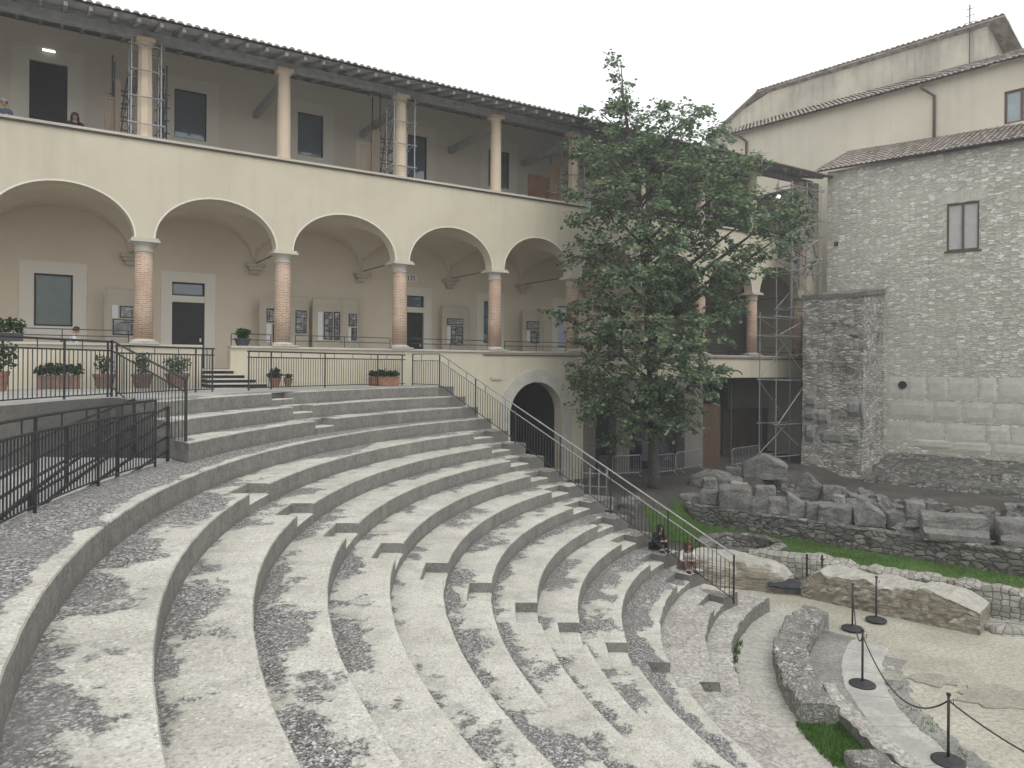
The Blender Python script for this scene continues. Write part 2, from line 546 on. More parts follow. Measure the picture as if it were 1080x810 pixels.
def stone_block(name, a, b, c, rv=.35, sp=.6):
    t = NT(name); p = t.pos(); rn = t.rnd()
    n = t.noise(p, 1.8, 8, .68); n2 = t.noise(p, 14, 6, .7)
    k = t.ramp(n, [(.3, a), (.52, b), (.75, c)])
    k = t.mix(t.ramp(n2, [(.38, sp), (.58, 0)]), k, tuple(x * .55 for x in a))
    k = t.mix(t.math('MULTIPLY', rn, rv), k, (.09, .088, .082))
    t.bump(t.math('ADD', n2, t.noise(p, 4, 5)), .6, .03)
    return t.out(k, .95, 0, .12)


M['block'] = stone_block('weathered_grey_stone', (.15, .147, .138), (.25, .245, .228), (.42, .41, .38))
M['block_pale'] = stone_block('pale_weathered_stone', (.24, .235, .215), (.35, .345, .32), (.47, .465, .44))
M['ashlar'] = stone_block('white_limestone_ashlar', (.50, .48, .42), (.60, .58, .515), (.69, .67, .61), .12, .2)
M['plaster_ruin'] = stone_block('tan_lime_core', (.30, .275, .22), (.39, .365, .295), (.48, .455, .385))


M['tan_wall'] = rubble('thin_coursed_tan_masonry', .34, .075, (.235, .21, .165), (.325, .295, .235), (.43, .40, .325), (.20, .18, .143), .05, bump=.4, rnd=.6, top=((.30, .285, .245), (.50, .485, .43)))


def ground_mat(name, a, b, c, sc=1.0, pebble=.5):
    t = NT(name); p = t.pos()
    n = t.noise(p, .5 * sc, 8, .65); n2 = t.noise(p, 9 * sc, 6, .7)
    k = t.ramp(n, [(.3, a), (.5, b), (.72, c)])
    k = t.mix(t.ramp(n2, [(.4, pebble), (.58, 0)]), k, tuple(x * .55 for x in a))
    t.bump(n2, .5, .03)
    return t.out(k, .97, 0, .1)


M['orchestra'] = ground_mat('pale_sandy_floor', (.35, .335, .27), (.45, .43, .355), (.55, .53, .45), 1.3, .55)
M['earth'] = ground_mat('dark_damp_earth', (.060, .056, .048), (.095, .09, .078), (.145, .138, .12))
M['terrace'] = ground_mat('grey_paving', (.30, .295, .28), (.40, .395, .37), (.50, .49, .46), 1.4, .3)
M['worn'] = ground_mat('worn_floor_patch', (.27, .26, .22), (.34, .325, .275), (.43, .415, .35), 1.6, .5)
M['gravel'] = ground_mat('loose_grey_gravel', (.20, .195, .18), (.29, .285, .265), (.38, .37, .34), 2.0, .6)
M['field'] = ground_mat('far_ground', (.12, .115, .09), (.17, .165, .13), (.22, .21, .17), .4)
M['turf'] = ground_mat('turf', (.045, .080, .022), (.075, .135, .034), (.11, .175, .05), 2.0)


def slab_mat():
    t = NT('orchestra_marble_slabs'); p = t.pos(); uv = t.uv()
    b = t.add('ShaderNodeTexBrick', {'Vector': uv, 'Color1': (.46, .45, .41, 1), 'Color2': (.53, .52, .475, 1), 'Mortar': (.17, .16, .14, 1), 'Scale': 1.0, 'Mortar Size': .012, 'Brick Width': 1.25, 'Row Height': 3.0})
    n = t.noise(p, 1.1, 8, .7)
    c = t.mix(t.ramp(n, [(.42, .75), (.60, 0)]), b.outputs['Color'], (.33, .325, .30))
    c = t.mix(t.ramp(t.noise(p, 14, 6, .7), [(.4, .5), (.55, 0)]), c, (.28, .27, .25))
    t.bump(t.noise(p, 18, 5, .7), .5, .02)
    return t.out(c, .9, 0, .2)


M['slab'] = slab_mat()


def corridor_mat():
    t = NT('corridor_slabs'); p = t.pos(); uv = t.uv()
    n = t.noise(t.mapping(uv, (7, .8, 1)), 1.0, 7, .7, .5); m = t.noise(p, 1.0, 7, .65)
    c = t.mix(t.ramp(n, [(.38, 0), (.62, 1)]), (.42, .405, .36), (.55, .53, .475))
    c = t.mix(t.ramp(m, [(.45, 0), (.7, .5)]), c, (.42, .405, .36))
    c = t.mix(t.ramp(t.noise(p, 11, 7, .75), [(.40, .6), (.56, 0)]), c, (.22, .21, .185))
    t.bump(t.math('ADD', n, t.noise(p, 14, 6, .7)), .6, .03)
    return t.out(c, .95, 0, .12)


M['corridor'] = corridor_mat()


def core_mat():
    t = NT('rubble_core_with_bedded_stones'); p = t.pos()
    w = t.add('ShaderNodeVectorMath', {0: p, 1: t.add('ShaderNodeTexNoise', {'Vector': p, 'Scale': 5, 'Detail': 4}).outputs['Color']}, operation='ADD').outputs[0]
    e = t.vor(w, 5.5, 'DISTANCE_TO_EDGE'); q = t.vor(w, 5.5)
    g = t.add('ShaderNodeRGBToBW', {0: q.outputs['Color']}).outputs[0]
    c = t.ramp(g, [(.2, (.32, .31, .28)), (.55, (.46, .45, .41)), (.85, (.66, .65, .61))])
    n = t.noise(p, 13, 7, .75)
    c = t.mix(t.ramp(e.outputs['Distance'], [(.02, .75), (.14, 0)]), c, (.28, .27, .245))
    c = t.mix(t.ramp(n, [(.38, .7), (.55, 0)]), c, (.17, .165, .15))
    c = t.mix(t.ramp(t.noise(p, 1.1, 5), [(.42, 0), (.6, .55)]), c, (.41, .40, .365))
    t.bump(t.math('ADD', t.ramp(e.outputs['Distance'], [(0, 0), (.2, 1)]), t.math('MULTIPLY', n, .9)), .9, .05)
    return t.out(c, .95, 0, .12)


M['core'] = core_mat()


def leaf_mat(name, a, b, c):
    t = NT(name)
    g = t.add('ShaderNodeNewGeometry').outputs['Random Per Island']
    k = t.ramp(g, [(.1, a), (.55, b), (.95, c)])
    t.out(k, .62, 0, .25)
    t.b.inputs['Transmission Weight'].default_value = 0.0
    tr = t.add('ShaderNodeBsdfTranslucent', {'Color': k})
    mx = t.add('ShaderNodeMixShader', {0: .40, 1: t.b.outputs[0], 2: tr.outputs[0]})
    t.L.new(mx.outputs[0], t.n['Material Output'].inputs['Surface'])
    return t.m


M['leaf'] = leaf_mat('tree_leaf', (.085, .135, .080), (.165, .235, .135), (.31, .39, .215))
M['plant'] = leaf_mat('pot_plant_leaf', (.03, .06, .025), (.045, .085, .03), (.075, .125, .045))
M['grassblade'] = leaf_mat('grass_blade', (.055, .12, .024), (.09, .185, .036), (.14, .24, .06))
M['bark'] = flat('grey_bark', (.085, .078, .070), .95, 0, .35, 7.0, bump=.6)
M['skin'] = flat('skin', (.50, .32, .24), .6, 0, .05, 5.0)
M['hair'] = flat('dark_brown_hair', (.035, .022, .016), .6, 0, .2, 20.0)
M['hair_r'] = flat('chestnut_hair', (.085, .040, .024), .6, 0, .2, 20.0)
M['hair_g'] = flat('grey_hair', (.30, .29, .28), .7, 0, .2, 20.0)
M['cloth_white'] = flat('white_cotton', (.66, .66, .66), .85, 0, .06, 8.0)
M['cloth_black'] = flat('black_cloth', (.022, .022, .025), .85, 0, .2, 8.0)
M['cloth_blue'] = flat('blue_denim', (.07, .10, .15), .85, 0, .2, 8.0)
M['cloth_plum'] = flat('mauve_cardigan', (.20, .15, .17), .85, 0, .15, 8.0)
M['cloth_lilac'] = flat('lilac_cloth', (.36, .34, .42), .85, 0, .08, 8.0)
M['shoe'] = flat('dark_shoe', (.03, .027, .026), .6, 0, .2, 8.0)


def lamp_mat():
    t = NT('lit_tube')
    t.out((.9, .9, .9), .4)
    t.b.inputs['Emission Color'].default_value = (1, .97, .92, 1)
    t.b.inputs['Emission Strength'].default_value = 3.0
    return t.m


M['lamp'] = lamp_mat()
# ================================================================ world, light, camera
w = bpy.data.worlds.new('World'); SC.world = w; w.use_nodes = True
wt = w.node_tree; bg = wt.nodes['Background']
SUN_EL, SUN_AZ = 58.0, 150.0                     # compass azimuth of the veiled sun (from +Y, clockwise)
sky = wt.nodes.new('ShaderNodeTexSky'); sky.sky_type = 'NISHITA'; sky.sun_disc = False
sky.sun_elevation = R(SUN_EL); sky.sun_rotation = R(SUN_AZ)
sky.air_density = 1.0; sky.dust_density = 4.0; sky.ozone_density = 1.0
hsv = wt.nodes.new('ShaderNodeHueSaturation'); hsv.inputs['Saturation'].default_value = .12
wt.links.new(sky.outputs[0], hsv.inputs['Color'])
cl = wt.nodes.new('ShaderNodeMix'); cl.data_type = 'RGBA'          # even cloud cover
cl.inputs[0].default_value = .72
wt.links.new(hsv.outputs[0], cl.inputs[6]); cl.inputs[7].default_value = (11.2, 11.3, 11.4, 1)
wt.links.new(cl.outputs[2], bg.inputs['Color']); bg.inputs['Strength'].default_value = .15
sl = bpy.data.lights.new('sun', 'SUN'); sl.energy = .8; sl.angle = R(35); sl.color = (1, .975, .94)
so = bpy.data.objects.new('sun', sl); COL.objects.link(so)
sd = Vector((math.sin(R(SUN_AZ)) * math.cos(R(SUN_EL)), math.cos(R(SUN_AZ)) * math.cos(R(SUN_EL)), math.sin(R(SUN_EL))))
so.rotation_euler = sd.to_track_quat('Z', 'Y').to_euler(); so.location = sd * 60

cam = bpy.data.cameras.new('camera'); co = bpy.data.objects.new('camera', cam); COL.objects.link(co)
cam.sensor_width = 36; cam.lens = FOC / 1080 * 36; cam.shift_y = -(405 - V0) / 1080
co.rotation_euler = (R(90), ROLL, 0)
co.rotation_mode = 'XYZ'
co.matrix_world = Matrix.Rotation(R(90), 4, 'X') @ Matrix.Rotation(ROLL, 4, 'Z')
cam.clip_start = .05; cam.clip_end = 3000
SC.camera = co
SC.view_settings.view_transform = 'Standard'; SC.view_settings.look = 'None'
SC.view_settings.exposure = -0.06; SC.view_settings.gamma = 1.0
SC.cycles.use_denoising = True
SC.cycles.max_bounces = 6; SC.cycles.diffuse_bounces = 5

# ================================================================ the ground
mb = MB(); mb.poly([(-900, -900, -7.6), (900, -900, -7.6), (900, 900, -7.6), (-900, 900, -7.6)])
tag(mb.build('ground', M['field']), kind='structure')

RAD = [20.72, 20.08, 19.42, 18.74, 17.93, 17.13, 16.32, 15.50, 14.69, 13.90, 13.07, 12.30, 11.44, 10.67, 9.735, 9.2]
ZT = [-.783, -1.117, -1.46, -1.8177] + [-1.8177 - .353 * i for i in range(1, 12)] + [-6.05]
SSUM = CX + CY


def endS(S): return lambda r: 135 + math.degrees(math.asin(max(-1, min(1, (SSUM - S) / math.sqrt(2) / r))))
def yline(y): return lambda r: 180 - math.degrees(math.asin((y - CY) / r))
def cang(a): return lambda r: a


END = 23.55


def sweep(mb, prof, A0, A1, r_ref, jit=.01, step=.1, seed=0.0, mi=0, cap=True, uvoff=0.0, jz=.006):
    """prof: closed loop of (r, z, jitter weight, v)."""
    L = abs(R(A1(r_ref) - A0(r_ref))) * r_ref
    n = max(2, int(L / step))
    rings = []; uvs = []
    for k in range(n + 1):
        s = k / n; row = []; ur = []
        for r, z, wgt, v in prof:
            a = A0(r) + (A1(r) - A0(r)) * s
            p = pol(r, a, z)
            j = nz(p, 2.3, seed) * .6 + nz(p, 9.0, seed + 5) * .4
            jj = nz((p.x, p.y, 0), 4.0, seed + 9)
            d = Vector((math.cos(R(a)), math.sin(R(a)), 0))
            p = p + d * (j * jit * wgt) + Vector((0, 0, jj * jz * min(1, wgt + .5)))
            row.append(p); ur.append((R(a) * r_ref + uvoff, v))
        rings.append(row); uvs.append(ur)
    m = len(prof)
    ids = [[mb.pt(p) for p in r] for r in rings]
    for k in range(n):
        for j in range(m):
            j2 = (j + 1) % m
            mb.face((ids[k][j], ids[k][j2], ids[k + 1][j2], ids[k + 1][j]), (uvs[k][j], uvs[k][j2], uvs[k + 1][j2], uvs[k + 1][j]), mi)
    if cap:
        mb.face(ids[0], uvs[0], mi); mb.face(ids[-1][::-1], uvs[-1][::-1], mi)


def tier_profile(r, z, h, rb, notch):
    zb = z - h - .03
    if not notch:
        rm = (r + rb) / 2
        return [(rb, z, 0, rb - r), (rm, z, .3, rm - r), (r + .06, z, .6, .06), (r + .012, z - .004, 1, .01), (r, z - .02, 1, -.01),
                (r + .004, z - h * .5, .8, -h * .5), (r + .004, zb, .6, -h), (rb, zb, 0, -h - .2)]
    return [(rb, z, 0, rb - r), (r + .46, z, .3, .46), (r + .412, z - .004, .6, .41), (r + .40, z - .02, .6, -.02), (r + .40, z - h * .5, .4, .40),
            (r + .05, z - h * .5, .5, .05), (r, z - h * .5 - .018, .8, -.02), (r + .004, zb, .6, -h * .5), (rb, zb, 0, -h)]


cav = empty('amphitheatre_seating', (-3, 13, -6.4), 'worn concrete and stone tiers of an ancient theatre curving round the orchestra', 'theatre seating')
for i in range(16):
    r, z = RAD[i], ZT[i]
    h = (z - ZT[i + 1]) if i < 15 else .40
    rb = (RAD[i - 1] + .05) if i else 21.6
    mb = MB()
    jit = .012 if i < 12 else (.03, .045, .07, .09)[i - 12]
    jz = .006 if i < 13 else .02
    if i < 3:
        sp = [(endS(END), cang(160.3), 0), (cang(160.3), cang(162.9), 1), (cang(162.9), endS(7.55), 0)]
    elif i == 3:
        sp = [(endS(END), endS(7.5), 0), (endS(7.5), cang(305), 2)]
    elif i < 15:
        sp = [(endS(END), endS(22.2), 1), (endS(22.2), yline(13.35), 0), (yline(13.35), yline(12.30), 1), (yline(12.30), cang(305), 0)]
    else:
        sp = [(endS(26.2), cang(305), 0)]
    for A0, A1, k in sp:
        if k == 2: pr = tier_profile(r, z, h, 19.86, 0)
        elif k == 1 and i < 3:
            pr = [(a, b, c * .5, d) for a, b, c, d in tier_profile(r, z, h, rb, 1)]
            pr = [(min(a, rb - .06) if a > r + .3 and a < rb else a, b, c, d) for a, b, c, d in pr]
        else: pr = tier_profile(r, z, h, rb, k)
        sweep(mb, pr, A0, A1, r, jit, .09 if i < 13 else .07, i * 3.7, jz=jz)
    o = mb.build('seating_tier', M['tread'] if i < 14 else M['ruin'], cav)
    o['wear'] = {3: .13, 12: .05, 13: .07, 0: .05, 1: .03, 2: .03}.get(i, 0.0)
    if i >= 14: o['label'] = 'cracked ancient limestone step'
# end wall carrying the stair railing
mb = MB()
qq = lambda r: -math.sqrt(max(0, r * r - 2.25 ** 2)) + (CX - CY) / math.sqrt(2)
def sq(S, q, z): a = S / math.sqrt(2); return Vector(((a + q) / math.sqrt(2), (a - q) / math.sqrt(2), z)) if False else Vector(((S / math.sqrt(2) + q) / math.sqrt(2), (S / math.sqrt(2) - q) / math.sqrt(2), z))
for i in range(15):
    q0 = qq(RAD[i - 1]) if i else qq(22.8)
    q1 = qq(RAD[i])
    pts = [sq(END + .002, q0, -6.7), sq(END + 1.0, q0, -6.7), sq(END + 1.0, q1 - .002, -6.7), sq(END + .002, q1 - .002, -6.7)]
    b = [mb.pt(p) for p in pts]; t = [mb.pt((p.x, p.y, ZT[i] - .012)) for p in pts]
    for f in ((b[0], b[1], b[2], b[3]), (t[0], t[3], t[2], t[1]), (b[0], t[0], t[1], b[1]), (b[1], t[1], t[2], b[2]), (b[2], t[2], t[3], b[3]), (b[3], t[3], t[0], b[0])):
        mb.face(f)
mb.build('end_wall', M['tread'], cav)

# ---- upper terrace and the ramp beside the walkway
nC = (Vector((CX, CY, 0)) - Vector((F0.x, F0.y, 0))).dot(FN)
mb = MB(); rows = []; A = 137.0
angs = []
a = 135.2
while a < 262: angs.append(a); a += .5
def r_in(a):
    if a < 135 + math.degrees(math.asin(13.562 / 22.6)): return 21.0
    return max(20.73, min(22.6, 13.562 / math.sin(R(min(a, 224) - 135)))) if a < 176 and False else (22.6 if a >= 171.9 else 21.0)
def r_out(a):
    d = Vector((math.cos(R(a)), math.sin(R(a)), 0)).dot(FN)
    return min(38.0, (nC + .12) / -d) if d < -.05 else 38.0
def terr(a, k):
    ri, ro = r_in(a), max(r_in(a) + .3, r_out(a))
    p = pol(ri + (ro - ri) * k, a, -.785)
    p.z += .0 + (.012 * nz(p, .8))
    return p
# clip against the railing line by starting each row on it
rows = []
for a in angs:
    row = []
    for k in range(9):
        p = terr(a, k / 8)
        if p.x + p.y > END + .3:
            ex = (p.x + p.y - END - .3) / 2; p = Vector((p.x - ex, p.y - ex, p.z))
        row.append(p)
    rows.append(row)
mb.grid(rows)
for j in range(len(angs) - 1):
    if angs[j] >= 171.7:
        mb.poly([rows[j][0], rows[j + 1][0], rows[j + 1][0] + Vector((0, 0, -4.5)), rows[j][0] + Vector((0, 0, -4.5))], None, 1)
es = endS(7.55)
for i in range(4):
    ra, rb_ = RAD[i], (RAD[i - 1] if i else 22.75)
    zt_ = ZT[i] - .012
    mb.poly([pol(ra, es(ra), zt_), pol(rb_, es(rb_), zt_), pol(rb_, es(rb_), -4.5), pol(ra, es(ra), -4.5)], None, 1)
mb.poly([pol(20.9, es(20.9), -.787), pol(22.75, es(22.75), -.787), pol(22.75, es(22.75) - 4, -.787), pol(20.9, es(20.9) - 6, -.787)])
tag(mb.build('terrace_paving', [M['terrace'], M['tread']]), kind='structure')
mb = MB(); rows = []
for k in range(90):
    a = 177.6 + k * .75
    arc = R(a - 177.6) * 20.5
    z = max(-1.82 - .155 * arc, -4.2)
    rows.append([pol(19.80, a, z), pol(20.5, a, z), pol(21.4, a, z), pol(22.62, a, z)])
mb.grid(rows)
tag(mb.build('ramp', M['terrace']), kind='structure')
# cheek wall under the landing where the tiers stop
# ---- orchestra
mb = MB()
rows = []
for i in range(31):
    rows.append([Vector((-2 + i * 1.0, 4 + j * 1.0, -6.5 + .02 * nz((i, j, 0), .7))) for j in range(20)])
mb.grid(rows)
tag(mb.build('orchestra_floor', M['orchestra']), kind='structure')
def ring(r0, r1, A0, A1, z0, z1, jit=.02, jz=.01, seed=0., step=.08, mb=None):
    mb = mb or MB(); n = 3
    pr = [(r1, z1, 1, 0), (r1 - .03, z1 + .0, 1, .03)]
    pr = [(r1, z0, .3, -.3), (r1, z1 - .03, 1, -.03), (r1 - .04, z1, 1, .04), ((r0 + r1) / 2, z1, .6, .3), (r0 + .04, z1, 1, .55), (r0, z1 - .03, 1, .6), (r0, z0, .3, 1.0)]
    sweep(mb, pr, A0, A1, (r0 + r1) / 2, jit, step, seed, jz=jz)
    return mb
mb = ring(8.1, 9.26, endS(27.0), cang(305), -6.9, -6.42, .0, .012)
tag(mb.build('corridor_floor', M['corridor']), kind='structure')
mb = ring(6.2, 7.02, cang(141), cang(300), -6.9, -6.462, .05, .012, 2)
tag(mb.build('orchestra_paving', M['slab']), kind='structure')
mb = ring(6.95, 7.7, cang(139), cang(300), -6.9, -6.475, .05, .03, 4)
tag(mb.build('gravel_strip', M['gravel']), kind='structure')
mb = ring(5.75, 6.22, cang(146), cang(300), -6.9, -6.482, .22, .02, 6)
tag(mb.build('paving_edge', M['gravel']), kind='structure')
mb = ring(7.66, 8.34, cang(137.5), cang(179.3), -6.8, -6.04, .13, .10, 8, .05)
thing('podium_wall', mb, M['core'], 'low broken stone ring wall between the corridor and the orchestra paving', 'ruined wall')
mb = ring(7.30, 7.62, cang(169.5), cang(232), -6.8, -6.17, .10, .07, 12, .05)
thing('orchestra_kerb', mb, M['ruin'], 'narrow pale stone kerb running along the gravel strip towards the photo bottom', 'kerb')
mb = ring(7.66, 8.24, cang(188.5), cang(232), -6.8, -6.20, .08, .05, 14, .05)
thing('podium_wall', mb, M['core'], 'grey stub of ring wall just below the small grass patch', 'ruined wall')
mb = MB(); rows = []
for k in range(12):
    a = 178.5 + k * 1.0
    rows.append([pol(7.6, a, -6.42), pol(7.95, a, -6.40), pol(8.4, a, -6.41)])
mb.grid(rows); tag(mb.build('grass_bed', M['turf']), kind='structure')
# flat stones let into the orchestra floor
for k, (x, y, s) in enumerate(((985, 716, .5), (1060, 735, .9), (930, 712, .4))):
    p = on_z(x, y, -6.478); mb = MB()
    q = [p + Vector((math.cos(t) * s * (1 + .5 * nz((math.cos(t) + k, math.sin(t), k), 2.2)), math.sin(t) * s * .6 * (1 + .5 * nz((math.cos(t) + k, math.sin(t), k), 2.2)), 0)) for t in [i * math.pi / 16 for i in range(32)]]
    mb.poly(q)
    for a, b in zip(q, q[1:] + q[:1]): mb.poly([a, b, b + Vector((0, 0, -.1)), a + Vector((0, 0, -.1))])
    o = mb.build('paving_remains', M['worn']); tag(o, kind='structure')

# ---- courtyard ground
RW0 = Vector((6.77, 27.8, 0)); RWN = -SWN
WB = [Vector(p) for p in ((5.6, 23.6, 0), (7.4, 22.9, 0), (9.2, 22.1, 0), (13.3, 19.2, 0), (18.5, 15.4, 0), (26, 10, 0))]
def wb_y(X):
    if X <= WB[0].x: return WB[0].y - (WB[0].x - X) * 3.2
    for a, b in zip(WB, WB[1:]):
        if a.x <= X <= b.x: return a.y + (b.y - a.y) * (X - a.x) / (b.x - a.x)
    return 8
def g_h(X, Y):
    n = (Vector((X, Y, 0)) - Vector((F0.x, F0.y, 0))).dot(FN)
    q = Vector((X, Y, 0)) - RW0; wd = q.dot(RWN); s = q.dot(SWD)
    hi, lo = -4.95, -5.88
    k = max(0, min(1, (n - 4.0) / 2.4)); k = k * k * (3 - 2 * k)
    z = hi + (lo - hi) * k
    if wd > .25 and s > .1:
        k = max(0, min(1, (n - 2.6) / 1.6)); z = -4.95 - .42 * k * k * (3 - 2 * k)
        z = z if wd > 1.2 else max(z, -5.22) if wd < .8 else z
    return z + .03 * nz((X, Y, 0), .9)
def on_ground(x, y):
    """first point of the courtyard ground met by the photo ray"""
    Y = 17.0
    while Y < 45:
        p = at_depth(x, y, Y)
        if p.z <= g_h(p.x, p.y): return Vector((p.x, p.y, g_h(p.x, p.y)))
        Y += .04
    return on_z(x, y, -4.95)
mb = MB(); idx = {}
st = .3
def gp(i, j):
    if (i, j) not in idx:
        X, Y = -6 + i * st, 12 + j * st
        idx[(i, j)] = mb.pt((X, Y, g_h(X, Y)))
    return idx[(i, j)]
for i in range(125):
    for j in range(125):
        X, Y = -6 + (i + .5) * st, 12 + (j + .5) * st
        if X + Y < END + .3 or Y < wb_y(X) + .3: continue
        n = (Vector((X, Y, 0)) - Vector((F0.x, F0.y, 0))).dot(FN)
        if n < -7 or math.hypot(X - 7.66, Y - 24.5) < 1.05: continue
        mb.face((gp(i, j), gp(i + 1, j), gp(i + 1, j + 1), gp(i, j + 1)))
tag(mb.build('courtyard_ground', M['earth']), kind='structure')
# turf strip between the ruin and the retaining wall
mb = MB(); idx = {}
turf_cells = []
def gt(i, j):
    if (i, j) not in idx:
        X, Y = 2 + i * st, 10 + j * st
        idx[(i, j)] = mb.pt((X, Y, g_h(X, Y) + .03))
    return idx[(i, j)]
for i in range(80):
    for j in range(80):
        X, Y = 2 + (i + .5) * st, 10 + (j + .5) * st
        q = Vector((X, Y, 0)) - RW0; wd = q.dot(RWN); s = q.dot(SWD)
        if Y < wb_y(X) + .55 + .25 * nz((X, Y, 0), .6) or X < 5.0: continue
        if s > 0 and wd > -.02: continue
        if s <= 0 and (wd > .5 + .5 * nz((X, Y, 1), .7) or s < -1.0 + .6 * nz((X, Y, 3), .5)): continue
        if math.hypot(X - 7.66, Y - 24.5) < 1.25: continue
        if wd < -3.2 and X < 7.4: continue
        mb.face((gt(i, j), gt(i + 1, j), gt(i + 1, j + 1), gt(i, j + 1)))
        turf_cells.append((X, Y))
tag(mb.build('turf', M['turf']), kind='structure')
mb = MB()
def blade(mb, p, h):
    a = random.uniform(0, 6.28); w = .012; d = Vector((math.cos(a), math.sin(a), 0)); l = Vector((random.uniform(-.6, .6), random.uniform(-.6, .6), 0)) * h
    mb.poly([p - d * w, p + d * w, p + l + Vector((0, 0, h))])
for X, Y in turf_cells:
    for _ in range(26):
        x, y = X + random.uniform(-.16, .16), Y + random.uniform(-.16, .16)
        if random.random() < .25 + .9 * nz((x, y, 0), .8): continue
        blade(mb, Vector((x, y, g_h(x, y) + .02)), random.uniform(.04, .11))
for _ in range(2200):
    a = random.uniform(179.2, 188.8); r = random.uniform(7.6, 8.45)
    blade(mb, pol(r, a, -6.42), random.uniform(.03, .12))
for _ in range(300):       # tufts at the foot of the tiers and along the paving edge
    a = random.choice((155, 158, 161, 166)) + random.gauss(0, .7)
    blade(mb, pol(9.17 + random.gauss(0, .04), a, -6.42), random.uniform(.04, .14))
for _ in range(160):
    a = random.choice((163, 172, 178, 187)) + random.gauss(0, 1.6)
    blade(mb, pol(6.0 + random.gauss(0, .12), a, -6.48), random.uniform(.02, .06))
tag(mb.build('grass', M['grassblade'], fix=False), 'short green grass on the strip below the retaining wall and in ruin gaps', 'grass', kind='stuff')

# thin scattering volume added to lift the blacks like lens glare
mb = MB(); mb.box((-910, -910, -8.6), (910, 910, 24.5))
hz = mb.build('lens_veil_volume', [], None); tag(hz, 'thin pale volume added in place of lens veil', kind='stuff')
hm = bpy.data.materials.new('lens_veil_volume'); hm.use_nodes = True; ht = hm.node_tree
ht.nodes.remove(ht.nodes['Principled BSDF'])
pv = ht.nodes.new('ShaderNodeVolumePrincipled'); pv.inputs['Color'].default_value = (.95, .97, 1, 1); pv.inputs['Density'].default_value = .0020; pv.inputs['Anisotropy'].default_value = .2
ht.links.new(pv.outputs[0], ht.nodes['Material Output'].inputs['Volume'])
hz.data.materials.append(hm)
# ================================================================ walls with openings
def holed_wall(mb, t0, t1, z0, z1, n0, n1, ops=(), top=None, mi=0, seg=22, reveal=0):
    """wall in a (t, n, z) frame; n1 is the outer face. ops: (ta, tb, zb, zt, rise): arched top when rise > 0"""
    ops = sorted(ops)
    cols = []; t = t0
    for o in ops:
        if o[0] > t + 1e-6: cols.append((t, o[0], None))
        cols.append((o[0], o[1], o)); t = o[1]
    if t1 > t + 1e-6: cols.append((t, t1, None))
    top = top or (lambda q: z1)

    def quad2(ta, tb, za0, zb0, za1, zb1):
        mb.poly([(ta, n1, za0), (tb, n1, zb0), (tb, n1, zb1), (ta, n1, za1)], None, mi)
        mb.poly([(ta, n0, za1), (tb, n0, zb1), (tb, n0, zb0), (ta, n0, za0)], None, mi)
    for a, b, o in cols:
        if o is None:
            k = max(1, int((b - a) / 2.0)) if top else 1
            for i in range(k):
                u0, u1 = a + (b - a) * i / k, a + (b - a) * (i + 1) / k
                quad2(u0, u1, z0, z0, top(u0), top(u1))
            continue
        ta, tb, zb, zt, rise = o
        if zb > z0 + 1e-6:
            quad2(ta, tb, z0, z0, zb, zb)
            mb.poly([(ta, n0, zb), (tb, n0, zb), (tb, n1, zb), (ta, n1, zb)], None, mi)
        if rise > 0:
            c = (ta + tb) / 2; hw = (tb - ta) / 2
            f = lambda q: zt + rise * math.sqrt(max(0, 1 - ((q - c) / hw) ** 2))
            ts = [c - hw * math.cos(math.pi * i / seg) for i in range(seg + 1)]
            us = [0.0]
            for q0, q1 in zip(ts, ts[1:]): us.append(us[-1] + math.hypot(q1 - q0, f(q1) - f(q0)))
            for i in range(seg):
                q0, q1 = ts[i], ts[i + 1]
                quad2(q0, q1, f(q0), f(q1), top(q0), top(q1))
                mb.poly([(q0, n1, f(q0)), (q0, n0, f(q0)), (q1, n0, f(q1)), (q1, n1, f(q1))], [(us[i], n1), (us[i], n0), (us[i + 1], n0), (us[i + 1], n1)], mi)
        else:
            quad2(ta, tb, zt, zt, top(ta), top(tb))
            mb.poly([(ta, n1, zt), (ta, n0, zt), (tb, n0, zt), (tb, n1, zt)], None, mi)
        lo = max(zb, z0)
        for q in (ta, tb):
            mb.poly([(q, n1, lo), (q, n0, lo), (q, n0, zt), (q, n1, zt)], None, mi)
    # ends, top
    for q in (t0, t1):
        mb.poly([(q, n0, z0), (q, n1, z0), (q, n1, top(q)), (q, n0, top(q))], None, mi)
    k = 1 if top(t0) == top(t1) else 8
    for i in range(k):
        u0, u1 = t0 + (t1 - t0) * i / k, t0 + (t1 - t0) * (i + 1) / k
        mb.poly([(u0, n0, top(u0)), (u0, n1, top(u0)), (u1, n1, top(u1)), (u1, n0, top(u1))], None, mi)


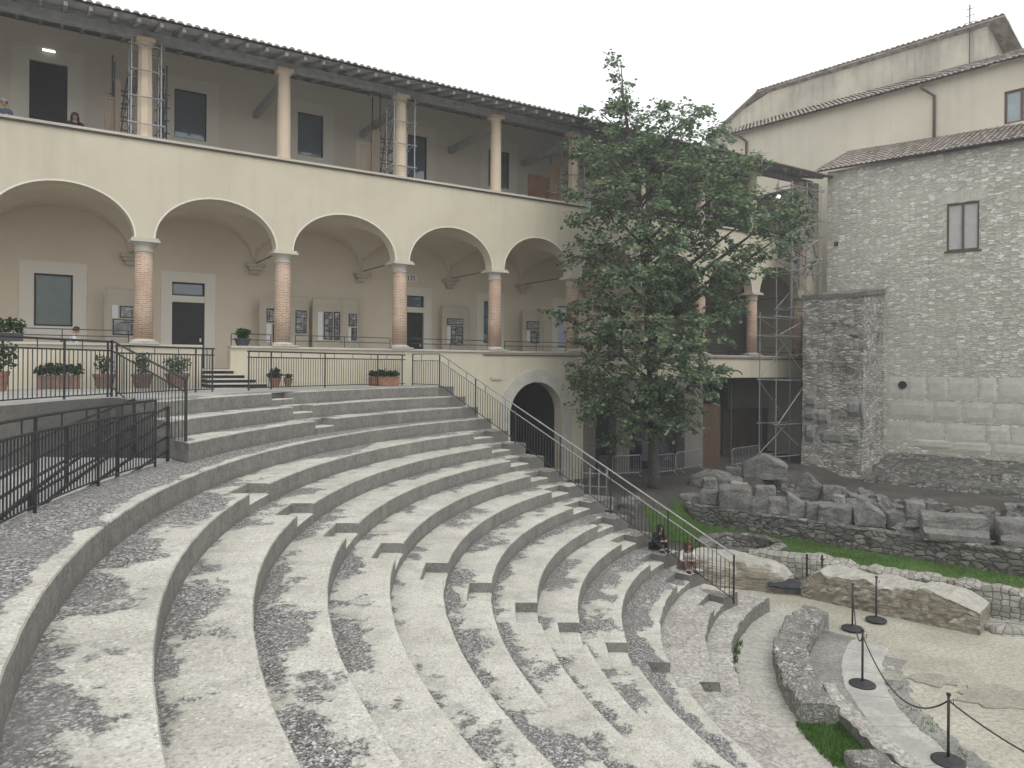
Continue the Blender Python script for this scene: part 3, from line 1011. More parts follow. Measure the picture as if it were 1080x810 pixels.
def window(parent, name, t0, t1, z0, z1, n, xf, glass, frame, mull=(), rails=(), fw=.055, depth=.09, sur=0.0, sur_m=None, sill_down=True):
    """surround > frame > pane on a wall face at n (outer side positive)"""
    root = parent
    if sur > 0:
        m = MB(xf); d = .035
        m.box((t0 - sur, n + .003, z0 - (sur if sill_down else 0)), (t0, n + d, z1 + sur)); m.box((t1, n + .003, z0 - (sur if sill_down else 0)), (t1 + sur, n + d, z1 + sur))
        m.box((t0 + .001, n + .003, z1), (t1 - .001, n + d - .002, z1 + sur))
        if sill_down: m.box((t0 + .001, n + .003, z0 - sur), (t1 - .001, n + d - .002, z0))
        root = m.build(name + '_surround' if False else 'stone_surround', sur_m or M['surround'], parent)
    m = MB(xf); e = n - depth
    for a, b, c, d in [(t0, t0 + fw, z0, z1), (t1 - fw, t1, z0, z1)]: m.box((a, e, c), (b, e + .05, d))
    for c, d in ((z0, z0 + fw), (z1 - fw, z1)): m.box((t0 + fw, e, c), (t1 - fw, e + .05, d))
    for q in mull: m.box((q - fw * .6, e, z0 + fw), (q + fw * .6, e + .055, z1 - fw))
    for q in rails: m.box((t0 + fw, e, q - fw * .6), (t1 - fw, e + .047, q + fw * .6))
    fr = m.build(name, frame, root)
    m = MB(xf); m.box((t0 + fw * .5, e - .025, z0 + fw * .5), (t1 - fw * .5, e - .01, z1 - fw * .5))
    m.build('pane', glass, fr if root is parent else root)
    return fr


def tiled_roof(mb, P, t0, t1, l0, l1, period=.24, course=.38, amp=.055, lift=0.0):
    """P(t, l) -> (point, normal): roof plane, l = 0 at the eave"""
    nt = int((t1 - t0) / period); sub = 8
    nl = max(1, int((l1 - l0) / course))
    for c in range(nl):
        a, b = l0 + (l1 - l0) * c / nl, l0 + (l1 - l0) * (c + 1) / nl
        rows = []; uvs = []
        for (l, dz) in ((a, .045), (b + .04, .0)):
            row = []; ur = []
            for i in range(nt * sub + 1):
                t = t0 + (t1 - t0) * i / (nt * sub)
                k = (i / sub) % 1.0; tile = int(i / sub)
                hgt = amp * (math.sqrt(max(0, 1 - ((k - .5) / .36) ** 2)) if abs(k - .5) < .36 else -.35 * (abs(k - .5) - .36) / .14)
                p, nn = P(t + .012 * nz((tile, c, 0), 3.1), l + .03 * nz((tile * 1.7, c, 2), 1.9))
                row.append(p + nn * (hgt + dz + lift + .012 * nz((tile, c, 5), 1.3))); ur.append((t, l))
            rows.append(row); uvs.append(ur)
        mb.grid(rows, uvs)
        if c == 0:          # butt ends at the eave
            low = [P(t0 + (t1 - t0) * i / (nt * sub), a)[0] for i in range(nt * sub + 1)]
            mb.grid([rows[0], [q + (r0 - q) * 0.35 for q, r0 in zip(low, rows[0])]], None)


# ================================================================ the loggia building
LG = empty('loggia_building', fp(0, 0, -5), 'cream cloister wing with a lower arcade of brick columns and an open upper gallery', 'building')
COLS = [-8.72, -4.36, 0.0, 4.32, 8.69, 12.89, 16.85, 20.8, 24.75, 28.6, 32.35]
TA, TB = -8.72 - 4.3, 33.4
ZP, ZS, ZC, ZU = .57, 3.86, 5.33, 7.02        # parapet top, arch spring, arch crown, gallery sill
D = 4.3; WT = .52
stair_a = pf(213, 380)[0]; stair_b = pf(243, 380)[0]
# lower front wall
mb = MB(fp)
holed_wall(mb, TA, stair_a, -1.6, ZP - .07, -WT, 0)
holed_wall(mb, stair_b, 11.0, -1.6, ZP - .07, -WT, 0)
pa0, pa1 = 13.5, 16.12; pc_ = (pa0 + pa1) / 2; pr = (pa1 - pa0) / 2
holed_wall(mb, 11.0, 17.3, -5.3, ZP - .07, -WT, 0, [(pa0, pa1, -5.3, -2.02, pr)])
holed_wall(mb, 17.301, TB, -.56, ZP - .07, -WT, 0)
mb.build('base_wall', M['plaster'], LG)
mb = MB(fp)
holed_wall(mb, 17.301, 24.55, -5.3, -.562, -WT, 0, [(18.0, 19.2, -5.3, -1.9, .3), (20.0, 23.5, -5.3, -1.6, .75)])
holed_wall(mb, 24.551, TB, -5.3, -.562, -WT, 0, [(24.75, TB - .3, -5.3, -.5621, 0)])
mb.build('basement_wall', plaster('grimy_shaded_basement_front', (.22, .205, .18), (.12, .112, .10), .9), LG)  # dark tone holds painted tree shade as well as grime
for a, b in ((TA, stair_a), (stair_b, TB)):
    mb = MB(fp); mb.box((a, -WT - .05, ZP - .07), (b, .07, ZP)); mb.build('parapet_coping', M['travertine'], LG)
mb = MB(fp); mb.box((12.2, .003, ZP - .19), (TB, .045, ZP - .15)); mb.build('string_course', M['frame2'], LG)
# portal surround
mb = MB(fp)
n = 28
for i in range(n):
    a0, a1 = math.pi * i / n, math.pi * (i + 1) / n
    for rr0, rr1, nn in ((pr + .003, pr + .52, .05),):
        P = lambda r, a, q: (pc_ - r * math.cos(a), q, -2.02 + r * math.sin(a))
        mb.poly([P(rr0, a0, nn), P(rr0, a1, nn), P(rr1, a1, nn), P(rr1, a0, nn)])
        mb.poly([P(rr1, a0, nn), P(rr1, a1, nn), P(rr1, a1, .0), P(rr1, a0, .0)])
        mb.poly([P(rr0, a0, nn), P(rr0, a0, -.3), P(rr0, a1, -.3), P(rr0, a1, nn)])
for s in (-1, 1):
    e0, e1 = sorted((pc_ + s * (pr + .003), pc_ + s * (pr + .52)))
    mb.box((e0, .003, -5.2), (e1, .05, -2.02))
mb.build('portal_surround', M['ashlar'], LG)
# relic arch moulding and small plaque on the base wall
mb = MB(fp)
tc, zc = pf(773, 396)
mb.tube([(tc - .68 * math.cos(math.pi * i / 16), .01, zc + .02 + .26 * math.sin(math.pi * i / 16)) for i in range(17)], .028, 5)
mb.build('relic_arch_moulding', M['frame2'], LG)
t_, z_ = pf(523, 399)
mb = MB(fp); mb.box((t_ - .25, .003, z_ - .06), (t_ + .25, .05, z_ + .06)); mb.build('stone_tablet', M['travertine'], LG)
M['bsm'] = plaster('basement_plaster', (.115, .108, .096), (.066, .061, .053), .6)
# portal passage / basement rooms
mb = MB(fp)
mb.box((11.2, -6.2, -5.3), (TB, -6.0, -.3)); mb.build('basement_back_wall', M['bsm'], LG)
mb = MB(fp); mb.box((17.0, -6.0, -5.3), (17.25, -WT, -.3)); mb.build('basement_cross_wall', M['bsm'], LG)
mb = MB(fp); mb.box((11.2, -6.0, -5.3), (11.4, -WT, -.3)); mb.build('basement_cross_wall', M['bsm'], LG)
mb = MB(fp); mb.box((15.2, -5.99, -4.95), (15.95, -5.93, -2.7)); mb.build('door', M['door'], LG)
mb = MB(fp); mb.box((TA, -D - .3, -.50), (TB, -WT - .002, -.22)); mb.build('loggia_floor', M['terrace'], LG)
# entrance steps
mb = MB(fp)
for k in range(4):
    mb.box((stair_a + .02, -.9 + .3 * (3 - k) - .9, -.783 + .14 * k), (stair_b + .08 + .28 * (3 - k), .10 + .32 * (3 - k), -.785 + .14 * (k + 1)), 1)
    mb.box((stair_a + .01, -.9, -.783 + .14 * (k + 1) - .04), (stair_b + .10 + .28 * (3 - k), .14 + .32 * (3 - k), -.779 + .14 * (k + 1)), 0)
mb.build('entrance_steps', [M['travertine'], M['dark']], LG)
# arcade wall, bay by bay openings
mb = MB(fp)
ops = []
for a, b in zip(COLS, COLS[1:]):
    ops.append((a + .29, b - .29, ZS, ZS, ZC - ZS))
holed_wall(mb, TA, TB, ZS, ZU - .09, -WT, 0, [(COLS[0] - 4.0, COLS[0] - .29, ZS, ZS, ZC - ZS)] + ops, seg=28)
mb.build('arcade_wall', M['plaster'], LG)
mb = MB(fp); mb.box((TA, -WT, ZU - .09), (TB, .09, ZU - .015)); mb.build('gallery_sill', M['travertine'], LG)
mb = MB(fp); mb.box((TA, .003, ZU - .14), (TB, .06, ZU - .091)); mb.build('sill_moulding', M['frame2'], LG)
# thin pale arris round each arch
for a, b in list(zip(COLS, COLS[1:]))[1:]:
    mb = MB(fp); c = (a + b) / 2; hw = (b - a) / 2 - .29; N = 28
    P = lambda q, k, nn: (c - (hw - q) * math.cos(math.pi * k / N), nn, ZS + (ZC - ZS - q) * math.sin(math.pi * k / N))
    for k in range(N):
        mb.poly([P(.002, k, .006), P(.002, k + 1, .006), P(-.05, k + 1, .006), P(-.05, k, .006)])
    mb.build('arch_arris', M['surround'], LG)
# columns
cap = [(.265, 0), (.275, .06), (.31, .10), (.265, .14), (.265, .20), (.30, .26), (.36, .31)]
first = None
for t in COLS:
    q = fp(t, -WT / 2, 0)
    s = MB(); s.lathe([(.275, ZP + .16), (.27, ZP + 1.2), (.262, ZP + 2.0), (.25, ZS - .42)], q, 24)
    cs = s.build('column', M['brick'], LG, smooth=True)
    s = MB(); s.lathe([(.25, ZS - .42), (.28, ZS - .40), (.285, ZS - .36), (.26, ZS - .34), (.262, ZS - .24), (.31, ZS - .17), (.35, ZS - .13)], q, 24)
    f = MB(fp)
    s.build('capital', M['travertine'], cs, smooth=False)
    f.box((t - .42, -WT / 2 - .42, ZS - .13), (t + .42, -WT / 2 + .42, ZS - .07)); f.box((t - .38, -WT / 2 - .38, ZS - .07), (t + .38, -WT / 2 + .38, ZS))
    f.build('abacus', M['travertine'], cs)
    s = MB(); s.lathe([(.38, ZP + .06), (.385, ZP + .09), (.36, ZP + .12), (.30, ZP + .13), (.285, ZP + .16)], q, 24)
    s.build('column_base', M['travertine'], cs, smooth=False)
    f = MB(fp); f.box((t - .42, -WT / 2 - .36, ZP + .003), (t + .42, -WT / 2 + .36, ZP + .06)); f.build('plinth', M['travertine'], cs)
# vaults
for a, b in [(TA, COLS[0])] + list(zip(COLS, COLS[1:])):
    mb = MB(fp); N = 22; rows = []
    c = (a + b) / 2; hw = (b - a) / 2 - .05
    for i in range(N + 1):
        t = a + (b - a) * i / N; row = []
        for j in range(N + 1):
            nn = -WT - (D - WT) * j / N
            u = max(0, 1 - ((t - c) / hw) ** 2); v = max(0, 1 - ((nn + (D + WT) / 2) / ((D - WT) / 2)) ** 2)
            z = ZS + (ZC + .02 - ZS) * max(math.sqrt(u), math.sqrt(v))
            row.append((t, nn, z))
        rows.append(row)
    mb.grid(rows); mb.build('vault', M['inner'], LG, smooth=False)
for t in COLS[1:]:
    mb = MB(fp); mb.box((t - .35, -D, ZS - .12), (t + .35, -D + .42, ZS)); mb.box((t - .27, -D, ZS - .24), (t + .27, -D + .32, ZS - .12)); mb.box((t - .18, -D, ZS - .40), (t + .18, -D + .2, ZS - .24))
    mb.build('corbel', M['panel'], LG)
    mb = MB(); mb.tube([fp(t, -WT, ZS + .02), fp(t, -D, ZS + .02)], .022, 6); mb.build('tie_rod', M['rust'], LG)
# inner back wall with window holes
WIN = []      # t0, t1, z0, z1, kind
def bw(x0, x1, y0, y1, n=-D):
    xm = (x0 + x1) / 2
    a, za = pf(x0, y0, n); b, zb = pf(x1, y0, n)
    m_, z0 = pf(xm, y1, n); _, z1 = pf(xm, y0, n)
    return a, b, z0, z1
low = dict(W1=bw(36, 77, 289, 344), D1=bw(181.5, 216, 298, 380), D2=bw(429, 447, 312, 380), W3=bw(510, 524, 318, 362), W4=bw(588, 603, 323, 366))
zf = -.22
ops = []
for k, (a, b, z0, z1) in low.items():
    if k[0] == 'D': z0 = zf
    low[k] = (a, b, z0, z1); ops.append((a, b, z0, z1, 0))
for t in (22.2,):
    ops.append((t, t + 1.1, .4, 2.4, 0))
mb = MB(fp); holed_wall(mb, TA, 26.0, -.22, ZU - 1.0, -D - .3, -D, [o for o in ops if o[0] < 26]); mb.build('back_wall', M['inner'], LG)
mb = MB(fp); mb.box((26.001, -D - .3, -.22), (TB, -D, ZU - 1.0)); mb.build('dark_back_wall', plaster('dark_loggia_plaster', (.20, .185, .16), (.12, .112, .10), .7, False), LG)  # right-hand bays: back wall in a darker plaster
upd = dict(U0=bw(31, 71.5, 66, 128), U1=bw(184, 218, 96, 147), U2=bw(314, 341, 120, 165), U3=bw(427, 450, 143, 189), U4=bw(515, 537, 159, 198))
ops = []
for k, (a, b, z0, z1) in upd.items():
    if k == 'U0': z0 = 6.0
    upd[k] = (a, b, z0, z1); ops.append((a, b, z0, z1, 0))
for t in (20.5,): ops.append((t, t + 1.1, 7.0, 8.62, 0))
UB = 11.45
M['dark_back'] = plaster('dark_gallery_plaster', (.15, .14, .125), (.09, .084, .076), .7, False)  # darker plaster for the gallery back wall at the right end
mb = MB(fp); mb.box((24.6, -D - .3, 5.9), (TB, -D, UB)); mb.build('dark_back_wall', M['dark_back'], LG)
ops = [o for o in ops if o[0] < 24]
mb = MB(fp); holed_wall(mb, TA, 24.599, 5.9, UB, -D - .3, -D, ops); mb.build('gallery_back_wall', plaster('gallery_plaster', (.74, .68, .585), (.61, .56, .485), .5, False), LG)
# lower windows and doors
a, b, z0, z1 = low['W1']; window(LG, 'window', a, b, z0, z1, -D, fp, M['glass_green'], M['frame'], sur=.42)
a, b, z0, z1 = low['W3']; window(LG, 'window', a, b, z0, z1, -D, fp, M['glass_dark'], M['frame'], rails=(z1 - .75,), sur=.38)
a, b, z0, z1 = low['W4']; window(LG, 'window', a, b, z0, z1, -D, fp, M['glass_dark'], M['frame'], rails=(z1 - .7,), sur=.38)
for t in (22.2,): window(LG, 'window', t, t + 1.1, .4, 2.4, -D, fp, M['glass_dark'], M['frame'], sur=.38)
for k in ('D1', 'D2'):
    a, b, z0, z1 = low[k]; zt = z1 - .50
    m = MB(fp); d = .035; s = .38
    m.box((a - s, -D + .003, z0), (a, -D + d, z1 + s)); m.box((b, -D + .003, z0), (b + s, -D + d, z1 + s)); m.box((a + .001, -D + .003, z1), (b - .001, -D + d - .002, z1 + s))
    m.box((a + .001, -D - .12, zt - .24), (b - .001, -D + .015, zt))
    sr = m.build('door_surround', M['surround'], LG)
    window(sr, 'transom_window', a, b, zt, z1, -D - .02, fp, M['glass_dark'], M['frame'])
    m = MB(fp); m.box((a, -D - .16, z0), (b, -D - .1, zt - .24)); dd = m.build('door', M['door'], LG)
    m = MB(fp); m.box((b - .16, -D - .098, z0 + 1.0), (b - .1, -D - .05, z0 + 1.14)); m.build('handle', M['stud'], dd)
# upper windows
a, b, z0, z1 = upd['U0']
m = MB(fp); s = .5
m.box((a - s, -D + .003, z0), (a, -D + .035, z1 + s)); m.box((b, -D + .003, z0), (b + s, -D + .035, z1 + s)); m.box((a, -D + .003, z1), (b, -D + .033, z1 + s)); m.build('door_surround', M['surround'], LG)
m = MB(fp); m.box((a, -D - .14, z0), (b, -D - .1, z1)); m.build('door', M['door'], LG)
for k in ('U1', 'U2', 'U3', 'U4'):
    a, b, z0, z1 = upd[k]
    window(LG, 'window', a, b, z0, z1, -D, fp, M['glass_dark'], M['frame'], sur=.44, fw=.04)
for t in (20.5,): window(LG, 'window', t, t + 1.1, 7.0, 8.62, -D, fp, M['glass_dark'], M['frame'], sur=.4)
mb = MB(fp); mb.box((TA, -D, 5.75), (TB, -WT - .002, 5.92)); mb.build('gallery_floor', M['surround'], LG)
# gallery pillars
PT = 10.12
for t in COLS:
    s = MB(); q = fp(t, -WT / 2, 0)
    m = MB(fp); w_ = .235
    m = MB(); m.lathe([(.235, ZU - .012), (.235, ZU + .1), (.225, ZU + .14), (.222, ZU + 1.2), (.20, PT - .2), (.23, PT - .16), (.24, PT - .12)], q, 8 if abs(t) < .1 else 20); pl_ = m.build('gallery_pillar', M['pill'] if 'pill' in M else M.setdefault('pill', plaster('sandy_pillar', (.72, .60, .46), (.58, .47, .36), .5, False)), LG)
    m = MB(fp); m.box((t - .26, -WT / 2 - .26, PT - .12), (t + .26, -WT / 2 + .26, PT)); m.build('pillar_capital', M['pill'], pl_)
    m = MB(); m.bar(fp(t, -WT / 2 - .1, PT - .42), fp(t, -D, PT - .42), .2, .26); m.build('tie_beam', M['beam'], LG)
mb = MB(fp); mb.box((TA, -WT / 2 - .16, PT + .002), (TB, -WT / 2 + .16, PT + .22)); mb.build('wall_plate', M['beam'], LG)
# roof: eave 1.25 m out
SL = math.tan(R(14))
EO = 1.25; ZE = PT + .26 - (EO + WT / 2) * SL * 0 - .15
def roofP(t, l):
    nn = Vector((0, -SL, 1)).normalized()
    return fp(t, EO - l, ZE + l * SL), (FN * SL + Vector((0, 0, 1))).normalized()
mb = MB(); tiled_roof(mb, roofP, TA, TB - .3, 0, 7.2); rf = mb.build('roof', M['tile'], LG, fix=False)
mb = MB(fp)
q = [(TA, EO - .05, ZE - .03), (TB - .3, EO - .05, ZE - .03), (TB - .3, -D - 2, ZE - .03 + (EO + D + 2) * SL), (TA, -D - 2, ZE - .03 + (EO + D + 2) * SL)]
mb.poly(q); mb.poly([(a, b, c + .02) for a, b, c in q])
mb.build('roof_boarding', M['soffit'], rf)
mb = MB()
t = TA + .3
while t < TB - .5:
    mb.bar(fp(t, EO - .12, ZE - .10), fp(t, -D, ZE - .10 + (EO - .12 + D) * SL), .10, .12); t += .62
mb.build('rafters', M['beam'], rf)
mb = MB(); mb.tube([fp(24, EO + .06, ZE + .02), fp(TB - .35, EO + .06, ZE - .02)], .07, 8); mb.build('gutter', M['rust'], rf)
mb = MB(fp); mb.box((TA - .4, -D - .3, -1.5), (TA, 0, ZU)); mb.build('end_wall', M['plaster'], LG)
mb = MB(fp); mb.box((TB, -D - 3, -5.3), (TB + .4, .0, PT + .1)); mb.build('end_wall', M['plaster'], LG)
mb = MB(fp); mb.box((TA, -D - 2.3, -5.3), (TB, -D - 2.0, ZE + (EO + D + 2) * SL - .1)); mb.build('rear_wall', M['plaster'], LG)
# house number plaque in the loggia
tp, zp = pf(433.5, 293.5, -D)
pq = empty('number_plaque', fp(tp, -D, zp), 'small white house number plaque above the half hidden doorway', 'plaque')
mb = MB(fp); mb.box((tp - .29, -D + .003, zp - .17), (tp + .29, -D + .03, zp + .17)); mb.build('plate', M['white'], pq)
def digits(txt, cx, cz, h, n, parent, mat):
    m = MB(fp); w = h * .5; x = cx - (len(txt) - 1) * w * .7
    segs = {'1': [((0, -.5), (0, .5)), ((0, .5), (-.25, .3))], '7': [((-.45, .5), (.45, .5)), ((.45, .5), (-.1, -.5))]}
    for ch in txt:
        for (a, b), (c, d) in segs[ch]:
            m.bar((x + a * w, n, cz + b * h), (x + c * w, n, cz + d * h), h * .17, .01, up=(0, 1, 0))
        x += w * 1.4
    m.build('numerals', mat, parent)
digits('171', tp, zp, .2, -D + .037, pq, M['frame'])
# strip lamp over the gallery door
tl, zl = pf(51.5, 53.5, -D + .1)
lp = empty('strip_lamp', fp(tl, -D, zl), 'small lit strip lamp above the upper gallery door', 'lamp')
mb = MB(fp); mb.box((tl - .2, -D + .003, zl - .03), (tl + .2, -D + .06, zl + .05)); mb.build('housing', M['white'], lp)
mb = MB(fp); mb.box((tl - .18, -D + .061, zl - .02), (tl + .18, -D + .09, zl + .04)); mb.build('tube', M['lamp'], lp)
tl, zl = pf(821, 208, -1.0)
lp = empty('globe_lamp', fp(tl, -1.0, zl), 'round lit globe lamp in the upper gallery right of the tree', 'lamp')
mb = MB(); mb.ball(fp(tl, -1.0, zl), .13, 12, 8); mb.build('globe', M['lamp'], lp, smooth=True)
mb = MB(); mb.tube([fp(tl, -1.0, zl + .12), fp(tl, -1.0, ZE + .4)], .012, 6); mb.build('hanger', M['metal'], lp)
# ================================================================ the stone building on the right
SB = empty('stone_building', sw(0, 0, -6), 'tall grey rubble stone building with one small upper window behind the fallen blocks', 'building')
ZW = 10.55; SL2 = 12.5
wa, wz1 = ps(998.5, 215.5); wb_, _ = ps(1033, 213.5); _, wz0 = ps(1015, 264)
mb = MB(sw); holed_wall(mb, 0, 16, -6.6, ZW, -.6, 0, [(wa, wb_, wz0, wz1, 0)]); mb.build('front_wall', M['rubble'], SB)
mb = MB(sw); mb.box((0, -9, -6.6), (.6, -.602, ZW)); mb.build('side_wall', M['rubble'], SB)
mb = MB(sw); mb.box((15.4, -9, -6.6), (16, -.602, ZW)); mb.build('side_wall', M['rubble'], SB)
mb = MB(sw); mb.box((.602, -9, -6.6), (15.39, -8.6, ZW)); mb.build('rear_wall', M['rubble'], SB)
fr = window(SB, 'window', wa, wb_, wz0, wz1, 0, sw, M['blind'], M['frame2'], mull=((wa + wb_) / 2,), fw=.085, depth=.1)
mb = MB(sw); mb.box((wa - .1, -.05, wz0 - .08), (wb_ + .1, .06, wz0 - .002)); mb.build('sill', M['frame2'], fr)
mb = MB(sw)                       # upright stones of the flat arch over the window
k = 7; w0 = wa - .28; w1 = wb_ + .15
for i in range(k):
    a, b = w0 + (w1 - w0) * i / k, w0 + (w1 - w0) * (i + 1) / k
    mb.box((a + .012, -.02, wz1 + .03), (b - .012, .012 + .006 * (i % 3), wz1 + .58 + .05 * math.sin(i * 2.1)))
mb.build('lintel_stones', M['ashlar'], SB)
# large white blocks low on the wall: rows given as photo pixels
rows = [(398, 424, [935, 957, 977, 1000, 1032, 1052, 1085, 1118, 1150]), (425, 447, [938, 985, 1014, 1048, 1082, 1125, 1160]), (448, 470, [935, 960, 996, 1040, 1066, 1090, 1140]), (468, 483, [960, 1006, 1046, 1084, 1122, 1165])]
for y0, y1, xs in rows:
    for a, b in zip(xs, xs[1:]):
        s0, _ = ps(a, y0); s1, _ = ps(b, y0)
        _, zt = ps((xs[0] + xs[-1]) / 2, y0); _, zb = ps((xs[0] + xs[-1]) / 2, y1)
        j = random.uniform(.02, .09); e = .028
        zb2 = zb + (random.uniform(0, .2) if y0 == 468 else 0)
        # slightly rounded face
        x0, x1, c0, c1 = s0 + e, s1 - e, zb2 + e, zt - e
        mb = MB(sw); rr = []
        for v in range(5):
            row = []
            for u in range(7):
                fu, fv = u / 6, v / 4
                edge = (fu in (0, 1)) or (fv in (0, 1))
                p = (x0 + (x1 - x0) * fu + .03 * nz((a, u, v), .9), (0.004 if edge else (.022 + j * .22 + .008 * nz((a + u, v, y0), .8))), c0 + (c1 - c0) * fv + .025 * nz((u, a, v), .8))
                row.append(p)
            rr.append(row)
        mb.grid(rr); mb.build('ashlar_block', M['ashlar'], SB)
vh, vz = ps(952.5, 406)
mb = MB()
c = sw(vh, .10, vz)
ringp = [c + SWD * (.17 * math.cos(t)) + Vector((0, 0, .17 * math.sin(t))) for t in [i * math.pi / 10 for i in range(20)]]
mb.poly(ringp); mb.tube(ringp + [ringp[0]], .035, 6); mb.build('round_vent', M['dark'], SB)
mb = MB(sw); q, qz = ps(882, 257); mb.box((q - .10, .003, qz - .12), (q + .10, .04, qz + .1)); mb.build('putlog_hole', M['dark'], SB)
# plinth of older masonry at the foot
mb = MB(sw); rr = []
s0 = ps(938, 500)[0]
for (n_, z_) in ((4.5, -6.6), (4.3, -5.45), (4.1, -5.12), (2.6, -5.0), (2.2, -4.75), (.6, -4.55), (.0, -4.3)):
    row = []
    for i in range(60):
        s_ = s0 + (16 - s0) * i / 59
        row.append((s_, n_ + .16 * nz((s_, z_, 0), 1.3), z_ + .16 * nz((s_, n_, 3), 1.6)))
    rr.append(row)
mb.grid(rr); mb.build('plinth', M['ruin_wall'], SB)
# roof, eave overhang .45 m
SLB = math.tan(R(22.5))
def rP(t, l):
    return sw(t, .45 - l, ZW + .02 + l * SLB), (SWN * SLB + Vector((0, 0, 1))).normalized()
mb = MB(); tiled_roof(mb, rP, -.55, 16.4, 0, 5.6, .25, .4, .06); rf2 = mb.build('roof', M['tile'], SB, fix=False)
mb = MB(sw)
q = [(-.5, .40, ZW - .02), (16.3, .40, ZW - .02), (16.3, -5.3, ZW - .02 + 5.7 * SLB), (-.5, -5.3, ZW - .02 + 5.7 * SLB)]
mb.poly(q); mb.poly([(a, b, c_ + .03) for a, b, c_ in q]); mb.build('roof_boarding', M['soffit'], rf2)

# ---- the broken stone pier in front of it
PN = 3.3
PI = empty('stone_pier', sw(2, PN, -6), 'thick broken pier of dark layered rubble in front of the stone building', 'ruined pier')
b0, ztop = ps(847, 312, PN); b1, _ = ps(911, 312, PN)
mb = MB(); N = 24
def face_pts(n_, zt, amp=.07):
    return n_
rows_ = []
perim = []      # walk round the visible sides: left side, front, right side
for i in range(8): perim.append((b0, PN * i / 8))
for i in range(14): perim.append((b0 + (b1 - b0) * i / 14, PN))
for i in range(9): perim.append((b1, PN - PN * i / 8))
zs = [-6.2 + .28 * i for i in range(int((ztop + 6.2) / .28) + 1)]
zs.append(ztop)
uvs = []
for z in zs:
    row = []; ur = []; u = 0; last = None
    for s_, n_ in perim:
        if last: u += math.hypot(s_ - last[0], n_ - last[1])
        last = (s_, n_)
        zz = z
        if z == ztop: zz = ztop + .42 * (1 - n_ / PN) + .06 * nz((s_, n_, 0), 2)
        p = sw(s_, n_, zz)
        j = .11 * nz(p, 1.3) + .06 * nz(p, 4.1)
        flare = .20 * max(0, (-3.0 - z) / 3)
        d = (SWN if n_ == PN else (SWD if s_ == b1 else -SWD))
        row.append(p + d * (j + flare)); ur.append((u, zz))
    rows_.append(row); uvs.append(ur)
mb.grid(rows_, uvs)
topf = rows_[-1]
mb.build('shaft', M['rubble_dark'], PI)
mb = MB(); rr = []
for i in range(9):
    f = i / 8; row = []
    for k in range(9):
        g = k / 8
        p = sw(b0 - .08 + (b1 - b0 + .16) * g, PN + .06 - (PN + .1) * f, ztop + .02 + .42 * f + .10 * nz((i, k, 0), .7))
        row.append(p)
    rr.append(row)
mb.grid(rr)
rim = rr[0]; mb.grid([rim, [p - Vector((0, 0, .22)) for p in rim]])
rim = [r_[-1] for r_ in rr]; mb.grid([rim, [p - Vector((0, 0, .22)) for p in rim]])
rim = [r_[0] for r_ in rr]; mb.grid([rim, [p - Vector((0, 0, .22)) for p in rim]])
mb.build('sloping_cap', M['block'], PI)
for x0, x1, y0, y1 in ((893, 908, 419, 441), (908, 924, 420, 442), (861, 876, 430, 449), (849, 860, 446, 467), (863, 893, 452, 469), (849, 862, 415, 430), (894, 909, 454, 468), (848, 860, 432, 444), (896, 906, 350, 356), (876, 884, 335, 343)):
    s0, _ = ps(x0, y0, PN); s1, _ = ps(x1, y0, PN); s1 = min(s1, b1 + .02); _, zt = ps(x0, y0, PN); _, zb = ps(x0, y1, PN)
    if s1 <= s0: continue
    mb = MB(); rr = []
    for v in range(4):
        row = []
        for u in range(6):
            fu, fv = u / 5, v / 3
            e = fu in (0, 1) or fv in (0, 1)
            row.append(sw(s0 + (s1 - s0) * fu, PN + (-.06 if e else .13 + .03 * nz((x0, u, v), .9)), zb + (zt - zb) * fv + .03 * nz((u, x0, v), .7)))
        rr.append(row)
    mb.grid(rr); mb.build('facing_stone', M['block_pale'], PI)

# ================================================================ the cream building behind
CB = empty('cream_building', cw(0, 0, 8), 'tall weathered cream plaster building in two tiers rising behind the stone building', 'building')
E0, _ = pc(768, 150); E1, _ = pc(1120, 60)
ez = sum(pc(x, y)[1] for x, y in ((820, 131), (900, 109), (980, 87), (1060, 66))) / 4
e_wz = ez + .06
ua, uz1 = pc(1059, 97); ub, _ = pc(1096, 92); _, uz0 = pc(1062, 131)
mb = MB(cw); holed_wall(mb, E0, E1 + 4, -5, e_wz, -.5, 0, [(ua, ub, uz0, uz1, 0)]); mb.build('front_wall', M['plaster2'], CB)
mb = MB(cw); mb.box((E0, -12, -5), (E0 + .5, -.502, e_wz)); mb.build('side_wall', M['plaster2'], CB)
mb = MB(cw); mb.box((E1 + 3.5, -12, -5), (E1 + 4, -.502, e_wz)); mb.build('side_wall', M['plaster2'], CB)
fr = window(CB, 'window', ua, ub, uz0, uz1, 0, cw, M['glass_blue'], M['rust'], mull=((ua + ub) / 2,), fw=.10, depth=.14)
SC3 = math.tan(R(24))
def cP(t, l): return cw(t, .55 - l, ez - .05 + l * SC3), (CWN * SC3 + Vector((0, 0, 1))).normalized()
mb = MB(); tiled_roof(mb, cP, E0 - .3, E1 + 4.2, 0, 3.6, .27, .42, .075); r3 = mb.build('lower_roof', M['tile'], CB, fix=False)
mb = MB(cw); q = [(E0 - .3, .5, ez - .10), (E1 + 4, .5, ez - .10), (E1 + 4, -2.9, ez - .10 + 3.4 * SC3), (E0 - .3, -2.9, ez - .10 + 3.4 * SC3)]
mb.poly(q); mb.poly([(a, b, c_ + .03) for a, b, c_ in q]); mb.build('roof_boarding', M['soffit'], r3)
